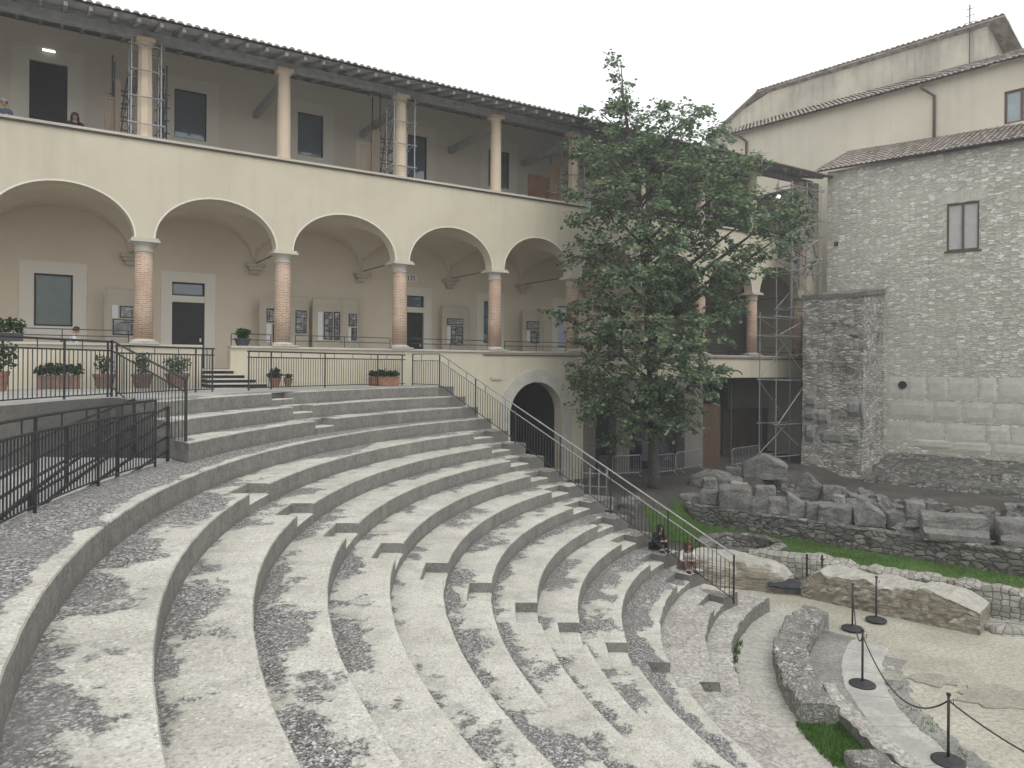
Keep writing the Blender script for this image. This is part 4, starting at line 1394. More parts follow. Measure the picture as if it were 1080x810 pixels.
# upper tier: set back, raking roofline
UN = -2.8
g0, _ = pc(754, 140, UN); g1, gz1 = pc(800, 104, UN); g2, gz2 = pc(1042, 23, UN)
_, gz0 = pc(754, 142, UN)
gzt = (gz1 + gz2) / 2
mb = MB(cw)
holed_wall(mb, g0, g2, 8.0, 0, UN - .5, UN, (), top=lambda t: gz0 + (gzt - gz0) * min(1, (t - g0) / (g1 - g0)))
mb.build('upper_wall', M['plaster3'], CB)
mb = MB(cw); zq = lambda n_: gzt + .05 + (n_ - UN) * .30
for s_ in (g2 - .5, g2): mb.poly([(s_, UN - .502, 8.0), (s_, UN - 7.8, 8.0), (s_, UN - 7.8, zq(UN - 7.8)), (s_, UN - .502, zq(UN - .502))])
mb.poly([(g2 - .5, UN - .502, zq(UN - .502)), (g2, UN - .502, zq(UN - .502)), (g2, UN - 7.8, zq(UN - 7.8)), (g2 - .5, UN - 7.8, zq(UN - 7.8))])
mb.poly([(g2 - .5, UN - 7.8, 8.0), (g2, UN - 7.8, 8.0), (g2, UN - 7.8, zq(UN - 7.8)), (g2 - .5, UN - 7.8, zq(UN - 7.8))])
mb.build('upper_end_wall', M['plaster2'], CB)
mb = MB(cw)
# upper roof as a solid slab: front eave following the rake
th = .10; ov = .30
ptsT = [(g0 - .7, gz0 - .35), (g1, gzt + .12), (g2 + .9, gzt + .12)]
for (ta, za), (tb, zb) in zip(ptsT, ptsT[1:]):
    rise = -2.6
    for dz, flip in ((0, 0), (th, 1)):
        mb.poly([(ta, UN + ov, za + dz), (tb, UN + ov, zb + dz), (tb, UN - 8, zb + dz + (rise if tb > g1 or True else 0)), (ta, UN - 8, za + dz + rise)])
    mb.poly([(ta, UN + ov, za), (tb, UN + ov, zb), (tb, UN + ov, zb + th), (ta, UN + ov, za + th)])
tb, zb = ptsT[-1]
mb.poly([(tb, UN + ov, zb), (tb, UN - 8, zb + rise), (tb, UN - 8, zb + rise + th), (tb, UN + ov, zb + th)])
tb, zb = ptsT[0]
mb.poly([(tb, UN + ov, zb), (tb, UN - 8, zb + rise), (tb, UN - 8, zb + rise + th), (tb, UN + ov, zb + th)])
ur = mb.build('upper_roof', M['tile'], CB)
def uP(t, l): return cw(t, UN + ov + .04 - l, gzt + .12 + th + .01 + -l * .28), Vector((0, 0, 1))
mb = MB(); tiled_roof(mb, uP, g1, g2 + .9, 0, 1.2, .3, .5, .06); mb.build('eave_tiles', M['tile'], ur, fix=False)
mb = MB(cw)
mb.box((g2 + .003, UN - 5.2, gzt - 3.0), (g2 + .04, UN - 4.0, gzt - 2.0)); mb.build('opening', M['dark'], CB)
# downpipes
t_, z_ = pc(986, 100); _, zb = pc(986, 143)
mb = MB(); mb.tube([cw(t_ - .55, .5, ez - .12), cw(t_ - .5, .45, ez - .35), cw(t_, .1, ez - .8), cw(t_, .09, zb - .3)], .075, 8); mb.build('downpipe', M['rust'], CB, smooth=True)
t_, z_ = pc(788, 165)
mb = MB(); mb.tube([cw(t_ - .7, .5, ez - .1), cw(t_ - .4, .45, ez - .25), cw(t_, .12, ez - .7), cw(t_, .1, z_ - 1.2)], .08, 8); mb.build('downpipe', M['rust'], CB, smooth=True)
# aerial
t_, z_ = pc(1022, 35, UN + .3)
AE = empty('roof_aerial', cw(t_, UN + .2, z_), 'thin television aerial mast at the top of the cream building', 'aerial')
zb_ = pc(1022, 70, UN + .2)[1]; zt_ = pc(1022, 5, UN + .2)[1]
mb = MB(); mb.tube([cw(t_, UN + .2, zb_), cw(t_, UN + .2, zt_)], .03, 6); mb.build('mast', M['rust'], AE)
for k in range(4):
    mb = MB(); zz = zt_ - .25 - .38 * k; mb.tube([cw(t_ - .2 - .05 * k, UN + .2, zz), cw(t_ + .2 + .05 * k, UN + .2, zz)], .018, 5); mb.build('crossbar', M['rust'], AE)

# ================================================================ low walls and ruins
def wall_path(path, th, z0, ztop, jit=.06, mat='ruin_wall', step=.16, toplift=.05, seed=0., capmat=None, rows_n=6):
    pts = [Vector((p[0], p[1], 0)) for p in path]; dense = []
    for a, b in zip(pts, pts[1:]):
        n = max(1, int((b - a).length / step))
        for k in range(n): dense.append(a + (b - a) * k / n)
    dense.append(pts[-1])
    mb = MB(); secs = []; uvs = []; u = 0
    for i, p in enumerate(dense):
        d = (dense[min(i + 1, len(dense) - 1)] - dense[max(i - 1, 0)]).normalized()
        nrm = Vector((d.y, -d.x, 0))            # right of the path = towards the viewer when walking left to right
        if i: u += (p - dense[i - 1]).length
        zt = ztop(u) if callable(ztop) else ztop
        sec = []
        for k in range(rows_n + 1): sec.append((th / 2, z0 + (zt - z0) * k / rows_n))
        sec.append((th / 2 - .08, zt + .03)); sec.append((0, zt + .04)); sec.append((-th / 2 + .08, zt + .02))
        sec.append((-th / 2, zt)); sec.append((-th / 2, z0))
        row = []; ur = []
        for k, (o_, z) in enumerate(sec):
            q = p + nrm * o_ + Vector((0, 0, z))
            j = jit * (nz(q, 2.1, seed) * .7 + nz(q, 6.5, seed) * .5)
            q = q + nrm * (j + jit * .6 * nz(q, 15, seed))
            if k >= rows_n: q.z += toplift * (nz((q.x, q.y, 0), 2.3, seed) + .5 * nz((q.x, q.y, 0), 6, seed))
            row.append(q); ur.append((u, z if k <= rows_n else zt + abs(o_ - th / 2)))
        secs.append(row); uvs.append(ur)
    mb.grid(secs, uvs)
    mb.face([mb.pt(p) for p in secs[0]]); mb.face([mb.pt(p) for p in secs[-1]])
    return mb


e = RW0 + SWD * 21
mb = wall_path([RW0 + RWN * 1.2 - SWD * .25, RW0 + RWN * .35 - SWD * .2, RW0 + RWN * .25 + SWD * .15, RW0 + RWN * .25 + SWD * 3, e + RWN * .25], .5, -6.3, -5.2, .07, seed=3)
thing('retaining_wall', mb, M['ruin_wall'], 'long low retaining wall of dark rubble with fallen stones lined up on top', 'retaining wall')
mb = wall_path([WB[1], WB[2], WB[3], WB[4], WB[5]], .75, -6.8, lambda u: -5.72 + .05 * math.sin(u * 1.3) - .012 * u, .06, seed=8, toplift=.12, step=.1, rows_n=8)
thing('ruin_wall', mb, M['ruin_pale'], 'low wall of small squared pale stones along the near edge of the grass', 'ruined wall')
# tan lime core lump right of the railing foot
def lump(path_c, size, z0, h, n=64, seed=0., rot=0., jit=.16, taper=.75, sq=3.0, amp2=.07):
    mb = MB(); rows = []; lv = [(0, 1.0), (.12, 1.01), (.25, 1.02), (.37, 1.0), (.5, .98), (.62, .96), (.75, .92), (.85, .88), (.92, taper + .08), (.97, taper + .04), (1.0, taper), (1.01, taper * .8), (1.02, taper * .6), (1.03, taper * .4), (1.035, taper * .2), (1.04, .02)]
    ca, sa = math.cos(rot), math.sin(rot)
    for f, k in lv:
        row = []
        for i in range(n + 1):
            a = 2 * math.pi * (i % n) / n
            c_, s_ = math.cos(a), math.sin(a)
            rr = (abs(c_) ** sq + abs(s_) ** sq) ** (-1 / sq)
            x, y = c_ * rr * size[0] / 2 * k, s_ * rr * size[1] / 2 * k
            p = Vector((path_c[0] + x * ca - y * sa, path_c[1] + x * sa + y * ca, z0 + h * f))
            o_ = jit * nz(p, 1.1, seed) + amp2 * nz(p, 4, seed)
            row.append(p + Vector((ca * c_ - sa * s_, sa * c_ + ca * s_, .35 if f > .8 else 0)) * o_)
        rows.append(row)
    mb.grid(rows, [[(i * .06, f * h) for i in range(n + 1)] for f, k in lv]); return mb
mb = lump((6.75, 22.45), (3.3, 1.5), -6.7, .98, seed=2, rot=R(-33), jit=.2)
thing('ruin_core', mb, M['tan_wall'], 'rounded tan mass of old mortar right behind the foot of the stair railing', 'ruined wall', smooth=False)
mb = lump((7.9, 21.7), (1.7, .7), -6.7, .40, seed=6, rot=R(-20), jit=.15)
thing('ruin_core', mb, M['block_pale'], 'low pale ledge of broken stone under the black sheet', 'ruined wall')
c = on_z(826, 615, -6.25)
mb = MB(); rr = []
for i in range(9):
    rr.append([Vector((c.x - .48 + .96 * i / 8, c.y - .25 - .25 * i / 8 + .55 * j / 6, -6.27 + .05 * nz((i, j, 0), .5) + .12 * j / 6)) for j in range(7)])
mb.grid(rr); mb.grid([[p - Vector((0, 0, .02)) for p in r_] for r_ in rr])
thing('black_sheet', mb, M['tarp'], 'crumpled black plastic sheet lying between the low ruin walls', 'plastic sheet')
# thick raked wall on the orchestra edge
pth = [on_z(846, 631, -6.5), on_z(885, 640, -6.5), on_z(930, 650, -6.5), on_z(985, 662, -6.5), on_z(1036, 673, -6.5)]
mb = wall_path([p + Vector((.45, .6, 0)) for p in pth], 1.25, -6.7, lambda u: -5.72 - max(0, .55 - u) * .9 - max(0, u - 3.9) * .55, .09, seed=5, toplift=.13, step=.09, rows_n=10)
thing('stage_front_wall', mb, M['tan_wall'], 'thick low tan wall with a flat broken top at the edge of the sandy floor', 'ruined wall')
mb = lump(on_z(1062, 660, -6.4), (1.2, .8), -6.7, .35, seed=31, jit=.15); thing('ruin_core', mb, M['ruin_pale'], 'small heap of pale rubble at the right end of the tan wall', 'ruined wall')
# round basin of masonry
bc = Vector((7.66, 24.5, 0)); mb = MB(); rows = []; uvs = []
for (r_, z) in ((1.45, -6.0), (1.42, -5.80), (1.2, -5.74), (1.0, -5.78), (.96, -6.6), (.0, -6.6)):
    row = []; ur = []
    for i in range(37):
        a = 2 * math.pi * (i % 36) / 36
        p = bc + Vector((r_ * math.cos(a), r_ * .92 * math.sin(a), z)); j = .10 * nz(p, 2.2)
        row.append(p + Vector((math.cos(a) * j, math.sin(a) * j, .05 * nz(p, 3) if z > -5.9 else 0))); ur.append((a * 1.3, z))
    rows.append(row); uvs.append(ur)
mb.grid(rows, uvs); thing('stone_basin', mb, M['ruin_wall'], 'round dark sunken pit with a masonry rim in the grass', 'ruined basin')

# ---- fallen architectural stones
def rock(c, size, rz=0., jit=.05, seed=0., n=6, tilt=0., prof=None):
    """broken block: subdivided box pushed by noise; prof(u, v, w) may reshape it"""
    mb = MB(); sx, sy, sz = size; ids = {}
    rot = Matrix.Rotation(rz, 3, 'Z') @ Matrix.Rotation(tilt, 3, 'Y')
    def P(u, v, w):
        key = (u, v, w)
        if key not in ids:
            q = Vector((u / n - .5, v / n - .5, w / n))
            e = 0
            for t_ in (abs(q.x) * 2, abs(q.y) * 2, abs(q.z - .5) * 2):
                if t_ > .99: e += 1
            q = Vector((q.x * sx, q.y * sy, q.z * sz))
            if prof: q = prof(q, u / n, v / n, w / n)
            if e >= 2: q = q * Vector((1, 1, 1)).length / math.sqrt(3) - Vector((q.x * .035, q.y * .035, (q.z - sz / 2) * .04))
            s_ = jit * Vector((nz(q, 1.6, seed), nz(q, 1.6, seed + 11), nz(q, 1.6, seed + 23))) + jit * .6 * Vector((nz(q, 5, seed), nz(q, 5, seed + 7), nz(q, 5, seed + 13)))
            if w == 0: s_.z = 0
            s_ += .022 * Vector((nz(q, 13, seed), nz(q, 13, seed + 3), nz(q, 13, seed + 9) * (w > 0)))
            if e >= 2: s_ -= q.normalized() * max(0, nz(q, 3.3, seed + 40)) * .16 * (w > 0)
            ids[key] = mb.pt(Vector(c) + rot @ (q + s_))
        return ids[key]
    for i in range(n):
        for j in range(n):
            for f in ((P(i, j, 0), P(i, j + 1, 0), P(i + 1, j + 1, 0), P(i + 1, j, 0)), (P(i, j, n), P(i + 1, j, n), P(i + 1, j + 1, n), P(i, j + 1, n)),
                      (P(i, 0, j), P(i + 1, 0, j), P(i + 1, 0, j + 1), P(i, 0, j + 1)), (P(i, n, j), P(i, n, j + 1), P(i + 1, n, j + 1), P(i + 1, n, j)),
                      (P(0, i, j), P(0, i, j + 1), P(0, i + 1, j + 1), P(0, i + 1, j)), (P(n, i, j), P(n, i + 1, j), P(n, i + 1, j + 1), P(n, i, j + 1))):
                mb.face(f)
    return mb
rzw = math.atan2(SWD.y, SWD.x)
def stone(x0, x1, ytop, ybot, z, depth, label, mat='block', jit=.05, prof=None, tilt=0., rz=None, name='fallen_stone', back=0.0, n=10, lift=False):
    """photo box of the stone, the level it lies on, and its depth"""
    xm = (x0 + x1) / 2
    p = on_z(xm, ybot, z) if z == ZR else on_ground(xm, ybot)
    if lift: p = on_z(xm, ybot, z)
    z = p.z - (.04 if not lift and z != ZR else 0); Y = p.y
    h = (ybot - ytop) / 780 * Y; w_ = (x1 - x0) / 780 * Y * 1.0
    q = Vector((p.x, p.y, z)) + Vector((p.x, p.y, 0)).normalized() * (depth / 2 + back)
    mb = rock(q, (w_, depth, h), rzw * .5 if rz is None else rz, jit, x0 * .37, n, tilt, prof)
    return thing(name, mb, M[mat], label, 'stone block', 'fallen stones on the retaining wall' if p.z == ZR else 'fallen stones')
ZR = -5.20
def gable(q, u, v, w): return Vector((q.x, q.y, q.z * (1 - .62 * abs(u - .45) * 1.4)))
def slope_r(q, u, v, w): return Vector((q.x, q.y, q.z * (1 - .5 * u)))
def slope_l(q, u, v, w): return Vector((q.x, q.y, q.z * (.45 + .55 * u)))
def mould(q, u, v, w): return Vector((q.x, q.y * (1 + .0) - (.22 if w < .35 else (.10 if w < .5 else 0)) * (1 if v == 0 else 0), q.z))
def drum(q, u, v, w):
    a = math.hypot(q.x, q.y) or 1; m = max(abs(q.x), abs(q.y)); return Vector((q.x * m / a * 1.15, q.y * m / a * 1.15, q.z))
ST = [
    (739, 758, 519, 533, ZR, .7, 'squat grey block at the left end of the retaining wall', 'block', .05, None),
    (759, 792, 515, 538, ZR, .9, 'large square block with a small loose stone on it, left part of the retaining wall', 'block', .05, None),
    (793, 815, 524, 542, ZR, .6, 'sloping moulded fragment leaning between the square block and a pale notched stone', 'block', .06, slope_l),
    (812, 831, 527, 544, ZR, .6, 'dark jagged fragment left of the stone with a slanting white edge', 'block', .09, None),
    (831, 849, 520, 546, ZR, .5, 'upright stone with a slanting white edge on the retaining wall', 'block', .05, slope_r),
    (850, 863, 531, 548, ZR, .5, 'narrow upright dark block below the broken pier', 'block', .04, None),
    (864, 896, 534, 552, ZR, .9, 'carved block with leafy ornament at its right corner', 'block', .06, None),
    (901, 932, 532, 556, ZR, .9, 'big plain block with a rounded top right corner', 'block', .05, gable),
    (936, 953, 541, 558, ZR, .6, 'small block with a carved rosette on its face', 'block', .05, None),
    (955, 973, 531, 559, ZR, .6, 'tall fluted block standing right of the rosette block', 'block', .05, None),
    (974, 1036, 545, 571, ZR, .8, 'long moulded cornice block lying along the retaining wall', 'block', .035, mould),
    (1039, 1053, 553, 570, ZR, .6, 'dark broken stone between the long cornice and the right edge block', 'block', .09, slope_r),
    (1053, 1092, 551, 577, ZR, .9, 'pale topped long block at the right edge of the photo', 'block', .05, mould),
    # second row and courtyard
    (785, 829, 478, 506, -4.95, 1.0, 'big gabled stone like a pediment standing in front of the basement', 'block', .06, gable),
    (742, 757, 505, 519, -4.95, .6, 'pale rounded stone perched behind the squat block', 'block_pale', .10, None),
    (797, 817, 513, 526, -5.0, .6, 'pale flat slabs stacked behind the sloping moulded fragment', 'block_pale', .05, None),
    (839, 866, 498, 526, -4.95, .7, 'rounded tombstone shaped slab leaning at the foot of the pier', 'block', .07, gable),
    (868, 893, 513, 530, -5.0, .7, 'pale stone capital fragment just right of the rounded slab', 'block', .10, None),
    (895, 925, 521, 537, -5.05, .6, 'flat grey slab behind the big plain block', 'block', .07, slope_r),
    (926, 936, 522, 538, -5.05, .5, 'curved scroll fragment above the rosette block', 'block', .11, None),
    (976, 989, 529, 545, -5.05, .5, 'upright stub of stone behind the left end of the long cornice', 'block', .06, None),
    (1007, 1019, 535, 549, -5.05, .5, 'upright stub of stone behind the middle of the long cornice', 'block', .07, None),
    (1020, 1046, 537, 551, -5.05, .5, 'loose rubble heap behind the right part of the long cornice', 'block', .13, None),
    (1060, 1085, 532, 549, -5.1, .5, 'rough rubble behind the pale topped block at the right edge', 'block', .13, None),
    (718, 742, 522, 531, -5.0, .7, 'low flat kerb stone on the ground left of the squat block', 'block', .04, None),
    (728, 782, 497, 517, -4.95, 1.1, 'long heap of dark earth covered stones right of the tree trunk', 'block', .16, gable),
    (766, 786, 493, 503, -4.95, .6, 'flat dark slabs lying left of the gabled stone', 'block', .05, None),
    (632, 656, 481, 500, -4.95, .8, 'pale block with a rounded corner behind the stair railing', 'block_pale', .04, None),
    (584, 601, 486, 499, -4.95, .7, 'pale broken stone near the arched portal seen through the railing', 'block_pale', .06, None),
    (655, 672, 526, 545, -5.85, .6, 'grey stacked stones close behind the railing', 'block', .09, None),
]
for q in ST:
    x0, x1, yt, yb, z, dp, lb, mt, jt, pr_ = q
    stone(x0, x1, yt, yb, z, dp, lb, mt, jt, pr_)
# small things lying on blocks
for x0, x1, yt, yb, z, dp, lb, mt, up in ((772, 788, 510, 517, -4.62, .4, 'small pale loose stone lying on the large square block', 'block_pale', 0), (879, 890, 524, 534, -4.72, .35, 'small pale lump with leafy carving on the carved block', 'block_pale', 0)):
    stone(x0, x1, yt, yb, z, dp, lb, mt, .08, None, back=.15, lift=True)
# step fragments on the near side
stone(610, 648, 523, 537, -5.0, .3, 'thin pale upright slab just beyond the stair railing', 'block_pale', .02, None, n=4)

# loose rubble litter behind the retaining wall
mb = MB(); rl = random.Random(9); k = 0
while k < 700:
    s_ = rl.uniform(.2, 17); wd = rl.uniform(.5, 3.4) if rl.random() < .6 else rl.uniform(3, 8)
    p = RW0 + SWD * s_ + RWN * wd; p.z = g_h(p.x, p.y) - .02
    if inv_f(p)[1] < .8: continue
    r_ = rl.uniform(.06, .22) * (1.6 if rl.random() < .15 else 1)
    mb.ball(p + Vector((0, 0, r_ * .35)), (r_ * rl.uniform(.8, 1.5), r_, r_ * rl.uniform(.5, .9)), 8, 6, 0, .9); k += 1
tag(mb.build('loose_rubble', M['block']), 'loose grey rubble littering the ground behind the lined up stones', 'rubble', kind='stuff')
# ================================================================ railings
def railing(label, name, path, H=1.15, sub=.2, posts=(), gap=.10, botz=.08, group='steel railings', topm='metal', bars=True, post_r=.025, H1=None, cat='railing', foot=0.0, bar_r=.0105):
    """path: list of base points. posts: distances along the path"""
    P = [Vector(p) for p in path]
    cum = [0.0]
    for a, b in zip(P, P[1:]): cum.append(cum[-1] + (b - a).length)
    L = cum[-1]
    def at(s):
        s = max(0, min(L, s))
        for k in range(len(P) - 1):
            if s <= cum[k + 1] + 1e-9:
                f = (s - cum[k]) / max(1e-9, cum[k + 1] - cum[k]); return P[k].lerp(P[k + 1], f)
        return P[-1].copy()
    def hh(s): return H if H1 is None else H + (H1 - H) * s / L
    root = empty(name, P[0], label, cat, group)
    step = .25
    ss = [L * k / max(1, int(L / step)) for k in range(int(max(1, int(L / step))) + 1)]
    for nm, f, r, mt in (('top_rail', 0, .023, topm), ('lower_handrail', sub, .018, topm), ('bottom_rail', None, .014, 'metal')):
        m = MB(); m.tube([at(s) + Vector((0, 0, botz if f is None else hh(s) - f)) for s in ss], r, 8); m.build(nm, M[mt], root, smooth=True)
    posts = list(posts) or [0, L]
    for s in posts:
        m = MB(); p = at(s); m.tube([p - Vector((0, 0, foot)), p + Vector((0, 0, hh(s) + (.0 if sub else 0)))], post_r, 8); m.build('post', M['metal'], root)
    if bars:
        ed = sorted(set([0] + posts + [L]))
        for a, b in zip(ed, ed[1:]):
            if b - a < .15: continue
            n = max(2, int((b - a) / gap)); m = MB()
            for k in range(1, n):
                s = a + (b - a) * k / n; p = at(s)
                tall = (k % 8 == 4)
                m.tube([p + Vector((0, 0, botz)), p + Vector((0, 0, hh(s) - (0 if tall else sub)))], bar_r, 5, caps=False)
            m.build('baluster_panel', M['metal'], root)
    return root


def arc(r, a0, a1, z, n=40): return [pol(r, a0 + (a1 - a0) * k / n, z(a0 + (a1 - a0) * k / n) if callable(z) else z) for k in range(n + 1)]


# stair railing down the right end of the tiers
S_R = END + .10
top0 = sq(S_R, qq(22.3), -.785); top1 = sq(S_R, qq(20.75), -.785); low1 = sq(S_R + .1, qq(9.55), -5.80)
slope_len = (low1 - top1).length
railing('long sloping steel stair railing down the right end of the stone tiers', 'stair_railing', [top0, top1, low1], 1.16, .24,
        [0, (top1 - top0).length + .0] + [(top1 - top0).length + slope_len * k / 6 for k in (1, 2, 3, 4, 5)] + [(top1 - top0).length + slope_len], .125, .06, topm='rail', foot=.05)
# terrace railing in three runs
railing('terrace railing between the entrance steps and the top of the stair railing', 'terrace_railing', arc(22.45, 159.7, 141.2, -.783), 1.12, .17, [.05, 1.0, 3.4, 5.9, 7.1], .105, .07)
railing('terrace railing with a narrow end panel left of the entrance steps', 'terrace_railing', arc(22.75, 171.2, 162.2, -.783), 1.16, .17, [.03, 2.85, 3.5], .105, .07)
railing('terrace railing run at the left edge of the photo in front of the potted plants', 'terrace_railing', arc(22.85, 206, 171.3, -.783, 60), 1.24, .20, [.05, 3, 6, 9, 12.4, 13.75], .13, .07)
railing('short sloping railing from the terrace down to the walkway', 'step_railing', [pol(22.85, 171.2, -.783), Vector((-6.0, 13.62, -1.82))], 1.26, .22, [0, 4.7], .17, .22, H1=1.5, post_r=.03, bar_r=.008)
# walkway railing with upright bars
railing('curved dark railing with upright bars along the outer edge of the walkway', 'walkway_railing', arc(19.74, 181.0, 232, -1.82, 70), 1.16, .19, [0, 2.02, 4.0, 6.0, 8, 10, 12, 14, 16, 17.5], .098, .09, post_r=.022, foot=.02)
# slanting rails each side of the ramp
def ramp_z(a): return max(-1.85 - .172 * max(0, R(a - 176.6)) * 20.5, -4.2)
def slant(label, r, a0, a1, hs, posts):
    path = arc(r, a0, a1, ramp_z, 50)
    root = empty('ramp_railing', path[0], label, 'railing', 'steel railings')
    for h in hs:
        m = MB(); m.tube([p + Vector((0, 0, h)) for p in path], .026, 8); m.build('rail', M['metal'], root, smooth=True)
    for f in posts:
        p = path[int(f * 50)]; m = MB(); m.bar(p, p + Vector((0, 0, hs[0])), .06, .06); m.build('post', M['metal'], root)
slant('slanting multi bar railing on the near side of the sunken ramp', 19.93, 178.5, 222, (1.14, .86, .60, .34, .12), (0, .12, .3, .5, .7, .98))
slant('slanting multi bar railing on the far side of the sunken ramp', 21.0, 176.4, 218, (1.12, .84, .56, .30), (0, .14, .3, .5, .7, .98))
# two low tubes along the loggia parapet, bay by bay
bl = ['leftmost bay', 'bay with the big green window', 'bay of the panelled door', 'bay with two photo boards', 'bay beside the numbered plaque', 'bay just left of the tree', 'bay behind the tree crown', 'bay behind the tree trunk', 'bay right of the tree', 'last bay beside the scaffold']
for k, (a, b) in enumerate(zip(COLS, COLS[1:])):
    a2, b2 = a + .42, b - .42
    if k == 2: a2, b2 = stair_b + .05, b - .42
    root = empty('loggia_railing', fp(a2, -WT / 2, ZP), 'low two tube railing on the loggia parapet in the ' + bl[k], 'railing', 'low loggia railings')
    for h in (.40, .21):
        m = MB(); m.tube([fp(a2, -WT / 2 + .12, ZP + h), fp(b2, -WT / 2 + .12, ZP + h)], .017, 6); m.build('rail', M['metal'], root)
    for t in ([a2, (a2 + b2) / 2, b2] if b2 - a2 > 1.5 else [a2, b2]):
        m = MB(); m.tube([fp(t, -WT / 2 + .12, ZP + .002), fp(t, -WT / 2 + .12, ZP + .40)], .014, 6); m.build('post', M['metal'], root)

# ================================================================ display boards in the loggia
def board(label, x0, x1, ytop, items, n=-3.75, skew=0.0):
    a, zt = pf(x0, ytop, n); b, _ = pf(x1, ytop, n)
    xf = lambda t, q, z: fp(t, n + q + skew * (t - a), z)
    root = empty('display_board', fp((a + b) / 2, n, -.22), label, 'display board', 'exhibition boards in the loggia')
    m = MB(xf); m.box((a, -.03, -.15), (b, .03, zt)); pn = m.build('panel', M['panel'], root)
    m = MB(xf)
    for t in (a - .03, b + .03): m.box((t - .025, -.04, -.215), (t + .025, .04, zt + .02))
    m.box((a - .003, -.035, zt + .003), (b + .003, .035, zt + .03)); m.build('frame', M['panel'], root)
    for c0, c1, y0, y1, mt in items:
        t0, z1 = pf(c0, y0, n); t1, _ = pf(c1, y0, n); _, z0 = pf((c0 + c1) / 2, y1, n); _, z1 = pf((c0 + c1) / 2, y0, n)
        m = MB(xf)
        m.box((t0, .032, z0), (t1, .055, z1))
        if mt == 'white': m.build('notice', M['white'], root)
        else:
            fr = m.build('picture_frame', M['frame'], root)
            m = MB(xf); m.box((t0 + .035, .0555, z0 + .035), (t1 - .035, .059, z1 - .035)); m.build('photograph', M[mt], fr)


board('display board with two wide photographs beside the green window', 112, 148, 304, [(118, 124.5, 321.5, 335.5, 'white'), (126.3, 147, 323, 335.5, 'photo_wide'), (118.7, 147, 337, 353.5, 'photo_wide')])
board('display board half hidden by the second brick column from the left', 275, 297, 314, [(281, 293, 325.5, 340, 'photo'), (280.6, 286, 341.5, 361, 'white'), (287.5, 293, 342, 361, 'photo')])
board('angled display board with a grid of photos right of the second brick column', 308, 324, 313, [(311.5, 323, 327.5, 351.5, 'photo')])
board('display board with a white notice and two columns of photos mid bay', 331, 359, 315, [(335, 340, 329, 359, 'white'), (341.5, 350.5, 329, 358, 'photo'), (352, 358.3, 329, 358.5, 'photo')])
board('narrow display board with small photos and a strip notice left of the third column', 362, 378, 316, [(367.5, 376, 331, 344, 'photo'), (367, 369.6, 345.5, 360, 'white'), (370.5, 376, 346, 359, 'photo')])
board('display board with one wide photo above a dark photo grid right of the plaque', 467, 493, 323, [(471, 488, 336, 343, 'photo_wide'), (471.3, 474.7, 344.2, 362, 'white'), (475.5, 488, 344.2, 364, 'photo')])
board('display board with a dark wide photo nearest to the tree', 552, 572, 328, [(555, 568, 339, 347.5, 'photo_wide'), (555.2, 558.5, 349, 361, 'white'), (559.3, 568, 349, 362, 'photo')])

# ================================================================ potted plants
def foliage(mb, c, rad, n, leaf=.09, up=.3, droop=0.):
    for _ in range(n):
        d = Vector((random.gauss(0, 1), random.gauss(0, 1), random.gauss(0, 1))).normalized() * random.random() ** .45
        p = Vector(c) + Vector((d.x * rad[0], d.y * rad[1], d.z * rad[2]))
        a = Vector((random.gauss(0, 1), random.gauss(0, 1), random.gauss(0, .6) + up)).normalized()
        b = a.cross(Vector((random.gauss(0, 1), random.gauss(0, 1), random.gauss(0, 1)))).normalized()
        L = leaf * random.uniform(.7, 1.4); W = L * .38
        mb.poly([p, p + a * L * .5 + b * W, p + a * L, p + a * L * .5 - b * W])


